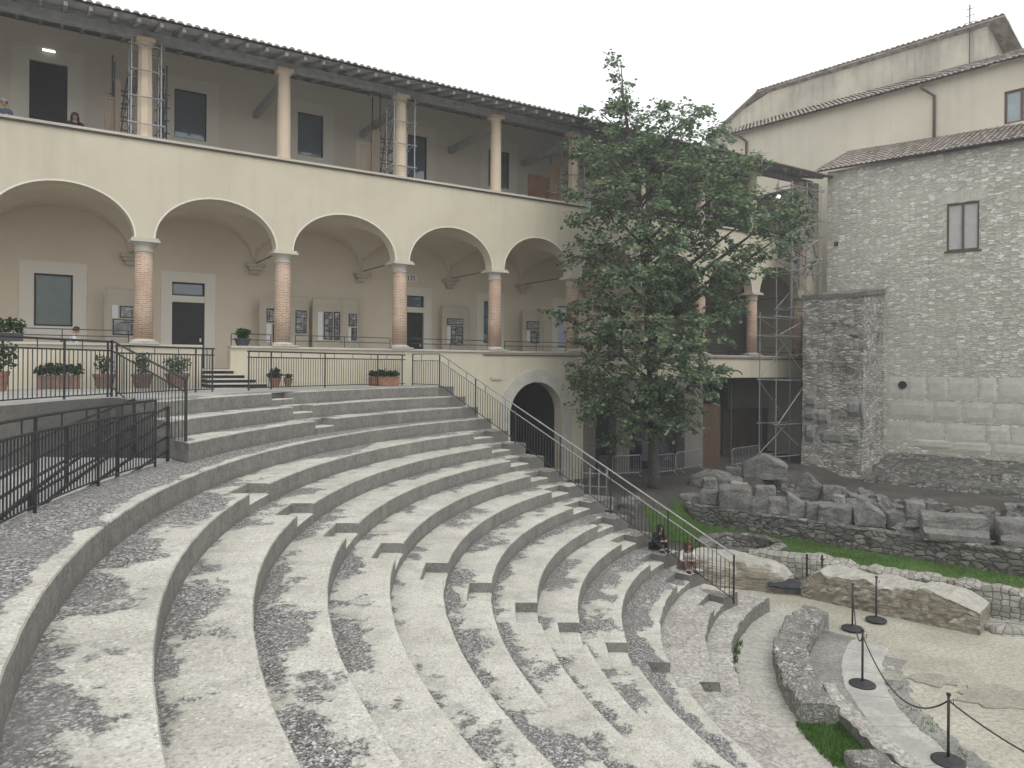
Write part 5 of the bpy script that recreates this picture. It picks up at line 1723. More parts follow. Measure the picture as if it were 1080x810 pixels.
def pot_plant(label, t, n, z, kind, w, h, ph, pw=None, mat='terracotta', nl=260, leaf=.09, cat='potted plant', group='pot plants along the loggia wall', stems=5):
    root = empty('potted_plant', fp(t, n, z), label, cat, group)
    pw = pw or w
    if kind == 'box':
        d = .17
        m = MB(fp)
        for a, b, c, e in ((t - w / 2, t + w / 2, n + d - .02, n + d), (t - w / 2, t + w / 2, n - d, n - d + .02), (t - w / 2, t - w / 2 + .02, n - d + .02, n + d - .02), (t + w / 2 - .02, t + w / 2, n - d + .02, n + d - .02)):
            m.box((a, c, z), (b, e, z + h - .05))
        m.box((t - w / 2 - .015, n + d - .03, z + h - .05), (t + w / 2 + .015, n + d + .015, z + h)); m.box((t - w / 2 - .015, n - d - .015, z + h - .05), (t + w / 2 + .015, n - d + .03, z + h))
        m.box((t - w / 2 - .015, n - d + .03, z + h - .05), (t - w / 2 + .02, n + d - .03, z + h)); m.box((t + w / 2 - .02, n - d + .03, z + h - .05), (t + w / 2 + .015, n + d - .03, z + h))
        m.build('planter_box', M[mat], root)
        m = MB(fp); m.box((t - w / 2 + .022, n - d + .022, z + .01), (t + w / 2 - .022, n + d - .022, z + h - .06)); m.build('soil', M['soil'], root)
    else:
        q = fp(t, n, z); m = MB()
        m.lathe([(w * .33, 0), (w * .46, h * .8), (w * .5, h * .8), (w * .51, h), (w * .45, h), (w * .44, h * .88)], q, 18); m.build('pot', M[mat], root, smooth=False)
        m = MB(); m.lathe([(w * .435, h * .86), (w * .43, h * .9)], q, 14); m.build('soil', M['soil'], root)
    m = MB()
    for k in range(stems):
        e = fp(t + random.uniform(-.4, .4) * pw, n + random.uniform(-.1, .1), z + h + ph * random.uniform(.4, .85)); b = fp(t + random.uniform(-.2, .2) * w, n + random.uniform(-.05, .05), z + h * .85)
        m.tube([b, b.lerp(e, .5) + Vector((0, 0, .04)), e], .008, 4)
    m.build('stem', M['bark'], root)
    m = MB()
    if kind == 'box':
        for k in range(5): foliage(m, fp(t - w * .42 + w * .84 * k / 4, n, z + h + ph * (.35 + .1 * (k % 2))), (pw / 7, .15, ph * (.38 + .12 * ((k * 7) % 3))), nl // 5, leaf)
    else: foliage(m, fp(t, n, z + h + ph * .45), (pw / 2, pw / 2, ph * .5), nl, leaf)
    m.build('foliage', M['plant'], root, fix=False)
    return root


def tx(x, n): return pf(x, 400, n)[0]
ZT0 = -.775
pot_plant('tall orange terracotta pot with a leafy shrub at the left photo edge', tx(0, 2.2), 2.2, ZT0, 'pot', .42, .5, 1.0, .75, 'terracotta', 300, .10)
pot_plant('long brown planter box with low bushy greenery left of two round pots', tx(62, .7), .7, ZT0, 'box', 1.05, .38, .38, 1.2, 'terracotta2', 900, .08)
pot_plant('round brown pot with a thin open shrub, left one of the pair', tx(110, .7), .7, ZT0, 'pot', .62, .42, .62, .55, 'terracotta2', 170, .09)
pot_plant('round brown pot with a thin open shrub, right one of the pair', tx(150, .7), .7, ZT0, 'pot', .62, .42, .70, .5, 'terracotta2', 170, .09)
pot_plant('broad brown pot with a dry twiggy bush left of the entrance steps', tx(187, .7), .7, ZT0, 'pot', .72, .44, .6, .85, 'terracotta2', 520, .06, stems=16)
pot_plant('dark round pot of greenery standing on the parapet end by the entrance steps', tx(255.5, -.25), -.25, ZP + .003, 'pot', .55, .25, .34, .45, 'darkpot', 300, .10)
pot_plant('small terracotta pot with a spiky plant behind the terrace railing', tx(290, .6), .6, ZT0, 'pot', .40, .28, .26, .34, 'terracotta', 80, .16)
pot_plant('smallest terracotta pot just right of the spiky plant', tx(304, .6), .6, ZT0, 'pot', .30, .27, .16, .26, 'terracotta', 90, .07)
pot_plant('terracotta planter box full of greenery near the top of the stair railing', tx(405, .75), .75, ZT0, 'box', 1.0, .32, .24, 1.15, 'terracotta', 700, .08)
pot_plant('dark trough with a leafy plant on the loggia parapet at the left photo edge', tx(2, -.25), -.25, ZP + .003, 'box', 1.0, .24, .5, .9, 'darkpot', 420, .10)

# ================================================================ scaffolds and boards
def tubes(mb, segs, r=.024):
    for a, b in segs: mb.tube([a, b], r, 6)


def cage(label, t, dt0=-.42, dt1=.42):
    root = empty('scaffold_cage', fp(t, 0, ZU), label, 'scaffolding', 'steel cages round the gallery pillars')
    cs = [(t + dt0, .08), (t + dt1, .08), (t + dt1, -.62), (t + dt0, -.62)]
    for a, n_ in cs:
        m = MB(); tubes(m, [(fp(a, n_, ZU + .0), fp(a, n_, PT - .12))]); m.build('upright', M['tube'], root)
    for z in (ZU + .35, ZU + 1.18, ZU + 2.0, ZU + 2.78):
        m = MB()
        for (a, n_), (b, k_) in zip(cs, cs[1:] + cs[:1]):
            d = (Vector((b, k_, 0)) - Vector((a, n_, 0))).normalized() * .1
            tubes(m, [(fp(a - d.x, n_ - d.y, z + .02 * (n_ > 0)), fp(b + d.x, k_ + d.y, z + .02 * (n_ > 0)))], .022)
        m.build('ring', M['tube'], root)
cage('steel tube cage round the leftmost scaffolded gallery pillar', COLS[2])
cage('steel tube cage round the gallery pillar in the middle of the facade', COLS[4])
cage('steel tube cage round the gallery pillar at the left edge of the tree', COLS[6], -.36, .36)
cage('steel tube cage round the gallery pillar showing through the tree', COLS[8], -.36, .36)


def stack(label, x0, x1, ytop, n, seed):
    a, z1 = pf(x0, ytop, n); b, _ = pf(x1, ytop, n); rnd = random.Random(seed)
    root = empty('scaffold_tower', fp((a + b) / 2, n, 5.92), label, 'scaffolding', 'scaffold towers inside the gallery')
    for t in (a, b):
        for q in (0, -.8):
            m = MB(); tubes(m, [(fp(t, n + q, 5.93), fp(t, n + q, z1 + rnd.uniform(-.2, .5)))]); m.build('upright', M['tube_dark'], root)
    for k in range(7):
        z = 6.3 + k * .42
        if z > z1: break
        m = MB(); tubes(m, [(fp(a - .1, n, z), fp(b + .1, n, z)), (fp(a - .1, n - .8, z + .1), fp(b + .1, n - .8, z + .1)), (fp(a, n + .1, z + .04), fp(a, n - .9, z + .04)), (fp(b, n + .1, z + .04), fp(b, n - .9, z + .04))], .02); m.build('ledger', M['tube_dark'], root)
    m = MB(); tubes(m, [(fp(a, n + .05, 6.2), fp(b, n + .05, z1 - .4)), (fp(b, n - .85, 6.2), fp(a, n - .85, z1 - .4)), (fp(a, n - .2, 6.5), fp(b, n - .6, z1))], .02); m.build('brace', M['tube_dark'], root)
stack('dull scaffold tower in the gallery left of the leftmost caged pillar', 121, 138, 62, -1.6, 1)
stack('dull scaffold tower in the gallery left of the middle caged pillar', 401, 416, 108, -1.6, 2)
stack('dull scaffold tower in the gallery right of the leftmost caged pillar', 170, 176, 70, -1.2, 3)
stack('dull scaffold tower in the gallery beside the caged pillar at the tree edge', 592, 603, 148, -1.6, 4)


def sheet(label, x0, x1, y0, y1, n, mat, zb=None, th=.03, name='plywood_sheet', cat='board', group='boards leaning in the gallery'):
    a, z1 = pf(x0, y0, n); b, _ = pf(x1, y0, n)
    m = MB(fp); zb = 5.925 if zb is None else zb
    m.box((a, n - th, zb), (b, n, z1))
    for k in range(1, 3):
        c = a + (b - a) * k / 3; m.box((c - .004, n + .0005, zb + .02), (c + .004, n + .004, z1 - .02))
    m.box((a, n + .005, z1 - .09), (b, n + .02, z1 - .02))
    return thing(name, m, M[mat], label, cat, group)
sheet('short sandy board at the far left scaffold tower', 110.5, 121, 101, 136, -1.5, 'ply_grey')
sheet('tall narrow sandy board touching the far left scaffold tower', 121.5, 127.5, 83, 136, -1.4, 'ply_grey')
sheet('wide low sandy board left of the middle scaffold tower', 375, 392, 149, 185, -1.5, 'ply_grey')
sheet('tall sandy board against the middle scaffold tower', 392.5, 401, 137, 185, -1.4, 'ply_grey')
sheet('dark reddish board in the gallery left of the tree', 557, 579.5, 183, 208, -1.5, 'ply_dark')
sheet('tall plywood board in the gallery at the left edge of the tree', 580.5, 592, 173, 212, -1.4, 'ply')
sheet('long dark reddish board in the gallery behind the tree crown', 626, 668, 209, 222, -1.4, 'ply_dark')

# scaffold in the corner by the stone building
def big_scaffold(label, ts, ns, z0, z1, lifts, mat, seed, clutter=0, braces=True):
    rnd = random.Random(seed)
    root = empty('corner_scaffold', fp(ts[0], ns[0], z0), label, 'scaffolding', 'scaffolds in the corner by the stone building')
    for t in ts:
        for n_ in ns:
            m = MB(); tubes(m, [(fp(t, n_, z0), fp(t, n_, z1 + rnd.uniform(-.2, .35)))], .03); m.build('upright', M[mat], root)
    for z in lifts:
        m = MB()
        for n_ in ns: tubes(m, [(fp(ts[0] - .25, n_ + .04, z + .02), fp(ts[-1] + .2, n_ + .04, z))], .026)
        for t in ts: tubes(m, [(fp(t + .05, ns[0] + .2, z + .06), fp(t + .05, ns[-1] - .2, z + .06))], .026)
        m.build('ledger', M[mat], root)
    if braces:
        for k, (za, zb) in enumerate(zip(lifts, lifts[1:])):
            m = MB(); s, e_ = (ts[0], ts[-1]) if k % 2 else (ts[-1], ts[0])
            tubes(m, [(fp(s, ns[0] + .08, za), fp(e_, ns[0] + .08, zb)), (fp(e_, ns[-1] - .08, za), fp(s, ns[-1] - .08, zb))], .024); m.build('brace', M[mat], root)
    if clutter:
        for k in range(clutter):
            z = rnd.uniform(lifts[1], lifts[-1]); t = rnd.uniform(ts[0], ts[-1]); n_ = rnd.uniform(ns[-1], ns[0]); a = rnd.uniform(-.6, .9); L = rnd.uniform(.5, 1.1)
            m = MB(); d = Vector((math.cos(a) * L * .5, rnd.uniform(-.3, .3), math.sin(a) * L * .7))
            m.tube([fp(t - d.x, n_ - d.y, z - d.z), fp(t + d.x, n_ + d.y, z + d.z)], .03, 5); m.build('spare_tube', M['tube' if k % 2 else 'tube_dark'], root)
    return root
tA, zA = pf(836, 194, 1.3); tB, _ = pf(866, 194, 1.3)
big_scaffold('tall tube scaffold full of stored tubes against the corner of the stone building', [tA, (tA + tB) / 2, tB], [1.3, .35], 2.4, zA, [3.0, 4.9, 5.6, 6.9, 7.7, 9.3], 'tube', 5, 95)
tA, zA = pf(819, 333, 1.6); tB, _ = pf(846, 333, 1.6); tB += .4
big_scaffold('lower tube scaffold standing in front of the basement opening', [tA, tB], [1.6, .6], -4.95, zA, [-4.5, -2.9, -.68, 1.55, 2.5], 'tube', 6, 0)
t0, z1 = pf(846, 200, .9); _, z0 = pf(846, 306, .9)
m = MB(fp); m.box((t0 - .22, .85, z0), (t0 + .22, .95, z1)); m.box((t0 - .22, .96, z0 + .2), (t0 + .22, .985, z0 + .3)); m.box((t0 - .22, .96, z1 - .4), (t0 + .22, .985, z1 - .3))
thing('scaffold_plank', m, M['ply_grey'], 'long weathered plank tied upright to the tall corner scaffold', 'plank')
# basement hoarding, props, barriers
sheet('brown plywood hoarding sheet closing part of the basement opening', 741.5, 760, 426, 490, -.2, 'ply_brown', -5.0, .05, 'hoarding', 'hoarding', 'site boards')
sheet('small yellowish board behind the lower corner scaffold', 818, 833, 442, 456, -.9, 'ply', -2.9, .03, 'plywood_sheet', 'board', 'site boards')
sheet('low dark reddish board across the back of the basement opening', 762, 845, 432, 440, -3.0, 'ply_brown', -5.0, .04, 'hoarding', 'hoarding', 'site boards')
for x, lb in ((771, 'steel prop standing right of the brown hoarding sheet'), (803, 'steel prop in the middle of the basement opening'), (751, 'steel prop hidden behind the top of the brown hoarding')):
    t = pf(x, 440, -.5)[0]; rt = empty('steel_prop', fp(t, -.5, -4.95), lb, 'prop', 'steel props in the basement opening')
    m = MB(); m.tube([fp(t, -.5, -4.94), fp(t, -.5, -2.6)], .045, 8); m.build('outer_tube', M['tube_dark'], rt)
    m = MB(); m.tube([fp(t, -.5, -2.6), fp(t, -.5, -.58)], .033, 8); m.build('inner_tube', M['tube_dark'], rt)
    m = MB(fp); m.box((t - .1, -.6, -4.955), (t + .1, -.4, -4.94)); m.build('foot_plate', M['tube_dark'], rt)


def barrier(label, p, q, h=.95):
    p = Vector(p); q = Vector(q); L = (q - p).length
    rt = empty('crowd_barrier', p, label, 'barrier', 'metal barriers in the courtyard')
    m = MB(); up = Vector((0, 0, h)); lo = Vector((0, 0, .18))
    m.tube([p + lo, p + up - Vector((0, 0, .08)), p.lerp(q, .06) + up, p.lerp(q, .94) + up, q + up - Vector((0, 0, .08)), q + lo, p + lo], .02, 6); m.build('frame', M['tube'], rt)
    m = MB(); n = max(3, int(L / .13))
    for k in range(1, n): m.tube([p.lerp(q, k / n) + lo, p.lerp(q, k / n) + up], .009, 5)
    m.build('bars', M['tube'], rt)
    d = Vector((q.y - p.y, p.x - q.x, 0)).normalized() * .3
    for e_ in (p.lerp(q, .12), p.lerp(q, .88)):
        m = MB(); m.tube([e_ + d, e_ + lo, e_ - d], .016, 6); m.build('foot', M['tube'], rt)
G0 = -4.94
for lb, x0, y0, x1, y1 in (('metal barrier just left of the tree trunk', 646, 504, 676, 502), ('metal barrier right behind the tree trunk', 688, 503, 712, 500), ('metal barrier left of the brown hoarding', 713, 499, 741, 494), ('metal barrier in front of the basement opening', 772, 494, 801, 489)):
    barrier(lb, on_ground(x0, y0), on_ground(x1, y1))
def low_fence(label, x0, y0, x1, y1, z=G0):
    p = on_ground(x0, y0); q = on_ground(x1, y1)
    rt = empty('site_fence', p, label, 'fence', 'dark fences near the portal')
    n = max(3, int((q - p).length / .28)); m = MB()
    for k in range(n + 1):
        b = p.lerp(q, k / n); m.bar(b - Vector((0, 0, .1)), b + Vector((0, 0, 1.0)), .09, .03)
    m.build('pickets', M['beam'], rt)
    m = MB(); m.bar(p + Vector((0, 0, .3)), q + Vector((0, 0, .3)), .05, .03); m.bar(p + Vector((0, 0, .8)), q + Vector((0, 0, .8)), .05, .03); m.build('fence_rails', M['beam'], rt)
low_fence('dark wooden picket fence seen through the stair railing right of the portal', 604, 520, 640, 522)
# covered heap in the dark bay behind the tree
c = fp(22.3, -1.6, -4.95)
mb = MB(); mb.ball(c + Vector((0, 0, .4)), (1.5, .9, 1.25), 22, 12, 0, .35)
thing('covered_heap', mb, M['tarp'], 'heap under a dark blue tarpaulin in the dark bay behind the tree trunk', 'tarpaulin', smooth=False)
mb = MB(); mb.tube([fp(23.0, -.9, -3.35), fp(23.3, -.9, -3.0), fp(23.75, -.9, -2.85)], .11, 8)
thing('pale_hose', mb, M['white'], 'short bent pale pipe end lying on the dark covered heap', 'pipe')

# ================================================================ stanchions and rope on the orchestra floor
ZO = -6.455
poles = [((1000, 803), 'rope stanchion nearest to the viewer at the bottom right'), ((909.5, 722), 'second rope stanchion up from the bottom right on a white slab'), ((899, 663), 'rope stanchion on grey paving left of the last one'), ((924, 654), 'farthest rope stanchion close to the tan wall')]
PP = []; s0 = None
for (x, y), lb in poles:
    p = on_z(x, y, ZO); PP.append(p)
    if s0 is None:
        s0 = empty('rope_stanchion', p, lb, 'stanchion', 'rope stanchions on the orchestra floor')
        m = MB(); m.lathe([(.255, 0), (.255, .022), (.23, .04), (.06, .06), (.03, .08)], p, 28); m.build('base', M['metal'], s0)
        m = MB(); m.tube([p + Vector((0, 0, .05)), p + Vector((0, 0, 1.08))], .022, 10); m.build('pole', M['metal'], s0, smooth=True)
        m = MB(); m.lathe([(.022, 1.08), (.035, 1.085), (.035, 1.12), (.012, 1.13)], p, 12); hk = m.build('cap', M['metal'], s0)
        m = MB(); m.tube([p + Vector((.03, 0, 1.0)), p + Vector((.08, 0, 1.02)), p + Vector((.08, 0, .95)), p + Vector((.03, 0, .96))], .008, 5); m.build('hook', M['metal'], s0)
    else: dup(s0, p, 0, lb)
def rope(label, a, b, sag, n=24):
    pts = []
    for k in range(n + 1):
        f = k / n; q = a.lerp(b, f); q.z -= sag * 4 * f * (1 - f); q.z = max(q.z, ZO + .03); pts.append(q)
    m = MB(); m.tube(pts, .014, 6); thing('barrier_rope', m, M['rope'], label, 'rope', 'ropes between the stanchions', smooth=True)
hgt = Vector((0, 0, 1.0))
rope('sagging dark rope from the nearest stanchion back to the second one', PP[0] + hgt, PP[1] + hgt, .62)
rope('slack dark rope between the second stanchion and the one on grey paving', PP[1] + hgt, PP[2] + hgt, .55)
rope('dark rope running from the nearest stanchion out of the photo at bottom right', PP[0] + hgt, on_z(1110, 850, ZO) + Vector((.3, -.4, .55)), .12)
for x, y, lb in ((851, 600, 'left iron stake on the low pale ruin wall'), (867, 601, 'right iron stake on the low pale ruin wall')):
    p = on_z(x, y, -5.75); m = MB(); m.bar(p - Vector((0, 0, .2)), p + Vector((0, 0, .42)), .05, .03); m.bar(p + Vector((-.05, 0, .30)), p + Vector((.05, 0, .30)), .03, .03); thing('iron_stake', m, M['metal'], lb, 'stake', 'iron stakes on the ruin wall')
# ================================================================ the tree
TY = 30.2
tb = on_z(690, 517, -4.97)
TR = empty('broadleaf_tree', tb, 'tall leafy dark green tree standing in the courtyard in front of the loggia', 'tree')
rt = random.Random(4)
LOBES = [  # px x, y, rx, ry, depth shift, density
    (655, 88, 11, 34, 0, .5), (662, 126, 26, 24, .2, .55), (694, 128, 30, 20, 0, .38), (724, 126, 24, 14, .4, .3), (740, 112, 15, 12, .4, .22), (752, 140, 20, 16, .6, .25), (715, 146, 42, 16, .3, .5),
    (632, 118, 22, 14, 0, .35), (606, 150, 24, 11, -.3, .45), (650, 165, 48, 30, -.5, .9), (712, 172, 55, 34, -.6, 1), (768, 180, 36, 22, .2, .75), (800, 172, 22, 9, .4, .3),
    (628, 210, 42, 34, -.8, 1), (690, 222, 60, 44, -1.4, 1.1), (748, 222, 55, 40, -.8, 1), (800, 222, 38, 20, 0, .9), (832, 218, 22, 13, .2, .7), (838, 238, 18, 9, .2, .5), (806, 252, 34, 18, 0, .7),
    (622, 266, 30, 30, -.5, .9), (676, 282, 58, 44, -1.8, 1.1), (736, 282, 52, 40, -1.0, 1), (782, 276, 30, 18, -.2, .6),
    (638, 325, 36, 34, -.8, .95), (594, 330, 20, 7, -.4, .6), (692, 345, 58, 44, -1.8, 1.1), (742, 335, 34, 36, -.6, .85), (768, 318, 16, 14, -.2, .5),
    (626, 378, 26, 28, -.6, .9), (668, 396, 46, 34, -1.3, 1), (716, 395, 42, 32, -1.3, 1), (748, 392, 14, 22, -.5, .6), (632, 430, 26, 24, -.5, .85), (676, 440, 36, 22, -1.0, .9), (718, 436, 26, 20, -.6, .8), (648, 462, 18, 12, -.3, .5), (612, 408, 12, 14, -.3, .6),
]
mb = MB(); limb = MB()
def ptd(x, y, dy): return at_depth(x, y, TY + dy)
# trunk and leader
tr = MB()
tp = [(690, 520), (690, 502), (689, 470), (689, 430), (688, 390), (684, 330), (680, 270), (674, 210), (666, 160), (658, 110), (655, 68)]
tr_pts = [ptd(x, y, 0) for x, y in tp]; tr_pts[0] = Vector((tr_pts[0].x, tr_pts[0].y, -5.05))
tr.tube(tr_pts, [.30, .235, .215, .205, .23, .20, .17, .13, .09, .05, .015], 12)
trunk = tr.build('trunk', M['bark'], TR, smooth=True)
def leader(y):
    for (x0, y0), (x1, y1) in zip(tp, tp[1:]):
        if y1 <= y <= y0: return x0 + (x1 - x0) * (y - y0) / (y1 - y0)
    return 688
allc = []
for (x, y, rx, ry, dy, den) in LOBES:
    c = ptd(x, y, dy * 1.1); k = (TY + dy) / 780; ax, az = rx * k, ry * k; ay = (ax + az) * .55 + .25
    by = min(440, y + 25 + abs(x - leader(min(440, max(70, y)))) * .55); s_ = ptd(leader(max(70, by)), by, 0)
    mid = s_.lerp(c, .5) + Vector((rt.uniform(-.2, .2), rt.uniform(-.3, .3), .15))
    L = (c - s_).length
    limb.tube([s_, mid, c], [.035 + .012 * L, .03 + .006 * L, .012], 6)
    nclump = int(den * (ax * az * ay) ** .62 * 20) + 5
    for _ in range(nclump):
        d = Vector((rt.gauss(0, 1), rt.gauss(0, 1), rt.gauss(0, 1))).normalized() * (rt.random() ** .4)
        q = c + Vector((d.x * ax, d.y * ay, d.z * az))
        out = Vector((d.x, d.y, d.z * .4)); out = out.normalized() if out.length > .01 else Vector((1, 0, 0))
        allc.append((q, out, c, den))
nleaf = 0
for q, out, c, den in allc:
    # one flat drooping spray of leaves
    n = rt.randint(20, 36); sp = rt.uniform(.26, .46)
    side = out.cross(Vector((0, 0, 1)))
    side = side.normalized() if side.length > .01 else Vector((0, 1, 0))
    if rt.random() < .35: limb.tube([c.lerp(q, .35), c.lerp(q, .75) + Vector((0, 0, .08)), q + out * sp * .6], [.014, .01, .004], 4)
    for _ in range(n):
        a = rt.uniform(-.7, 1.0); b = rt.gauss(0, .5)
        p = q + out * (a * sp) + side * (b * sp) + Vector((0, 0, rt.gauss(0, .07) - .22 * a * a * sp))
        d = (out * rt.uniform(.2, 1) + side * rt.gauss(0, .7) + Vector((0, 0, rt.uniform(-.75, .15)))).normalized()
        nr = (Vector((0, 0, 1)) + Vector((rt.gauss(0, .45), rt.gauss(0, .45), 0))).normalized()
        w_ = d.cross(nr).normalized(); L = rt.uniform(.13, .22); W = L * .40
        fold = nr * (-.12 * L)
        i = [mb.pt(p), mb.pt(p + d * L * .45 + w_ * W + fold), mb.pt(p + d * L), mb.pt(p + d * L * .45 - w_ * W + fold)]
        mb.face((i[0], i[1], i[2])); mb.face((i[0], i[2], i[3])); nleaf += 1
limb.build('limbs', M['bark'], trunk, smooth=True)
mb.build('crown', M['leaf'], TR, fix=False)


# ================================================================ people
def skin_mesh(name, joints, edges, mat, parent, lv=2, extra=None):
    me = bpy.data.meshes.new(name + '_skeleton'); ks = list(joints)
    me.from_pydata([tuple(joints[k][0]) for k in ks], [(ks.index(a), ks.index(b)) for a, b in edges], [])
    o = bpy.data.objects.new(name + '_skeleton', me); COL.objects.link(o)
    md = o.modifiers.new('Skin', 'SKIN')
    if not me.skin_vertices: me.skin_vertices.new()
    for i, k in enumerate(ks):
        r = joints[k][1]; r = r if isinstance(r, tuple) else (r, r)
        me.skin_vertices[0].data[i].radius = r; me.skin_vertices[0].data[i].use_root = (i == 0)
    sb = o.modifiers.new('Sub', 'SUBSURF'); sb.levels = lv; sb.render_levels = lv
    dg = bpy.context.evaluated_depsgraph_get(); ev = o.evaluated_get(dg); nm = bpy.data.meshes.new_from_object(ev)
    bpy.data.objects.remove(o)
    mb = MB()
    base = len(mb.v)
    for v in nm.vertices: mb.pt(v.co)
    for p in nm.polygons: mb.face(tuple(p.vertices))
    if extra: extra(mb)
    bpy.data.meshes.remove(nm)
    return mb.build(name, mat, parent, smooth=True, local=True)


def person(label, loc, rz, J, shirt, trousers, hairm, long_hair=True, scale=1.0, sleeves=True, group=None):
    """J: joint dictionary in metres, facing +Y, origin at the support point"""
    J = {k: Vector(v) for k, v in J.items()}
    root = empty('person', loc, label, 'person', group, rz)
    root.scale = (scale,) * 3
    H = J['head']; nk = J['neck']; up = (H - nk).normalized(); fw = Vector((0, 1, 0)); fw = (fw - up * fw.dot(up)).normalized(); rg = fw.cross(up)
    b = dict(pelvis=(J['pelvis'], (.14, .11)), waist=(J['waist'], (.125, .095)), chest=(J['chest'], (.15, .105)), collar=(J['collar'], (.085, .07)), neck=(nk, .055),
             skull0=(H - up * .07, (.062, .068)), skull=(H + up * .02, (.078, .092)), crown=(H + up * .09, (.06, .07)))
    ed = [('pelvis', 'waist'), ('waist', 'chest'), ('chest', 'collar'), ('collar', 'neck'), ('neck', 'skull0'), ('skull0', 'skull'), ('skull', 'crown')]
    for s in 'lr':
        for k, r in (('sho', .062), ('elb', .042), ('wri', .030), ('hand', .036), ('hip', .088), ('knee', .058), ('ank', .042), ('toe', .036)):
            b[k + s] = (J[k + s], r)
        ed += [('collar', 'sho' + s), ('sho' + s, 'elb' + s), ('elb' + s, 'wri' + s), ('wri' + s, 'hand' + s), ('pelvis', 'hip' + s), ('hip' + s, 'knee' + s), ('knee' + s, 'ank' + s), ('ank' + s, 'toe' + s)]
    def extra(mb):
        f = H + fw * .088
        mb.tube([f + up * .02 - fw * .01, f - up * .022 + fw * .022, f - up * .034 - fw * .004], [.009, .014, .010], 6)      # nose
        for s in (-1, 1): mb.ball(H + rg * (.082 * s) - up * .01, (.014, .02, .03), 8, 6)                                        # ears
        for s, k in ((1, 'r'), (-1, 'l')):
            w_, h_ = J['wri' + k], J['hand' + k]; d = (h_ - w_).normalized(); a = d.cross(Vector((0, 0, 1)))
            a = a.normalized() if a.length > .1 else Vector((1, 0, 0)); c_ = a.cross(d)
            for i, L in enumerate((.062, .075, .080, .070)):
                o_ = h_ + a * ((i - 1.5) * .017)
                mb.tube([o_, o_ + d * L * .5 + c_ * -.006, o_ + d * L * .85 + c_ * -.025], [.0085, .008, .006], 6)
            o_ = w_.lerp(h_, .4) + a * (.03 * -s); mb.tube([o_, o_ + d * .04 + a * (.02 * -s), o_ + d * .07 + a * (.018 * -s)], [.010, .009, .007], 6)
    body = skin_mesh('body', b, ed, M['skin'], root, 2, extra)
    for s in (-1, 1):
        m = MB(); m.ball(H + rg * (.032 * s) + fw * .086 + up * .012, (.011, .008, .008), 8, 6); m.build('eye', M['cloth_black'], root, local=True)
    m = MB(); m.tube([H + rg * -.022 + fw * .086 - up * .058, H + fw * .093 - up * .060, H + rg * .022 + fw * .086 - up * .058], .006, 5); m.build('mouth', M['terracotta'], root, local=True)
    # hair: a cap over the skull, falling to the shoulders when long
    m = MB(); rows = []
    for i in range(9):
        f = i / 8; row = []
        for j in range(19):
            a = 2 * math.pi * (j % 18) / 18; front = math.cos(a)            # 1 at the front
            lim = (1.15 if front > .55 else (1.75 if front > .1 else 2.0)) if not long_hair else (1.15 if front > .6 else 2.0)
            th = f * lim; r_ = .103 + .006 * nz((a, th, 0), 3)
            d = fw * (math.cos(a) * math.sin(th)) + rg * (math.sin(a) * math.sin(th)) + up * math.cos(th)
            p = H + up * .025 + Vector((d.x, d.y, d.z)) * r_ * (1.06)
            if long_hair and front <= .6 and f > .8: p = p - Vector((0, 0, (f - .8) / .2 * .17)) + (rg * math.sin(a) + fw * math.cos(a)) * .02
            row.append(p)
        rows.append(row)
    m.grid(rows); m.grid([[H + up * .02 + (p - H) * .93 for p in r_] for r_ in rows], flip=True); m.build('hair', hairm, root, smooth=True, local=True)
    c = dict(pelvis=(J['pelvis'] + Vector((0, 0, .05)), (.150, .12)), waist=(J['waist'], (.138, .108)), chest=(J['chest'], (.165, .118)), collar=(J['collar'] - Vector((0, 0, .01)), (.098, .082)))
    ed = [('pelvis', 'waist'), ('waist', 'chest'), ('chest', 'collar')]
    for s in 'lr':
        c['sho' + s] = (J['sho' + s], .073); c['elb' + s] = (J['elb' + s], .053)
        ed += [('collar', 'sho' + s), ('sho' + s, 'elb' + s)]
        if sleeves: c['cuf' + s] = (J['elb' + s].lerp(J['wri' + s], .88), .041); ed.append(('elb' + s, 'cuf' + s))
    skin_mesh('shirt', c, ed, shirt, root)
    c = dict(pelvis=(J['pelvis'], (.152, .125))); ed = []
    for s in 'lr':
        c['hip' + s] = (J['hip' + s], .100); c['knee' + s] = (J['knee' + s], .072); c['hem' + s] = (J['knee' + s].lerp(J['ank' + s], .9), .058)
        ed += [('pelvis', 'hip' + s), ('hip' + s, 'knee' + s), ('knee' + s, 'hem' + s)]
    skin_mesh('trousers', c, ed, trousers, root)
    for s in 'lr':
        m = MB(); a, t_ = J['ank' + s], J['toe' + s]; d = (t_ - a); d.z = 0; d = d.normalized() if d.length > .01 else fw
        ctr = a.lerp(t_, .5); m.ball((ctr.x, ctr.y, min(a.z, t_.z) - .005), (.047, .13, .05), 10, 6); m.build('shoe', M['shoe'], root, local=True, smooth=True)
    return root


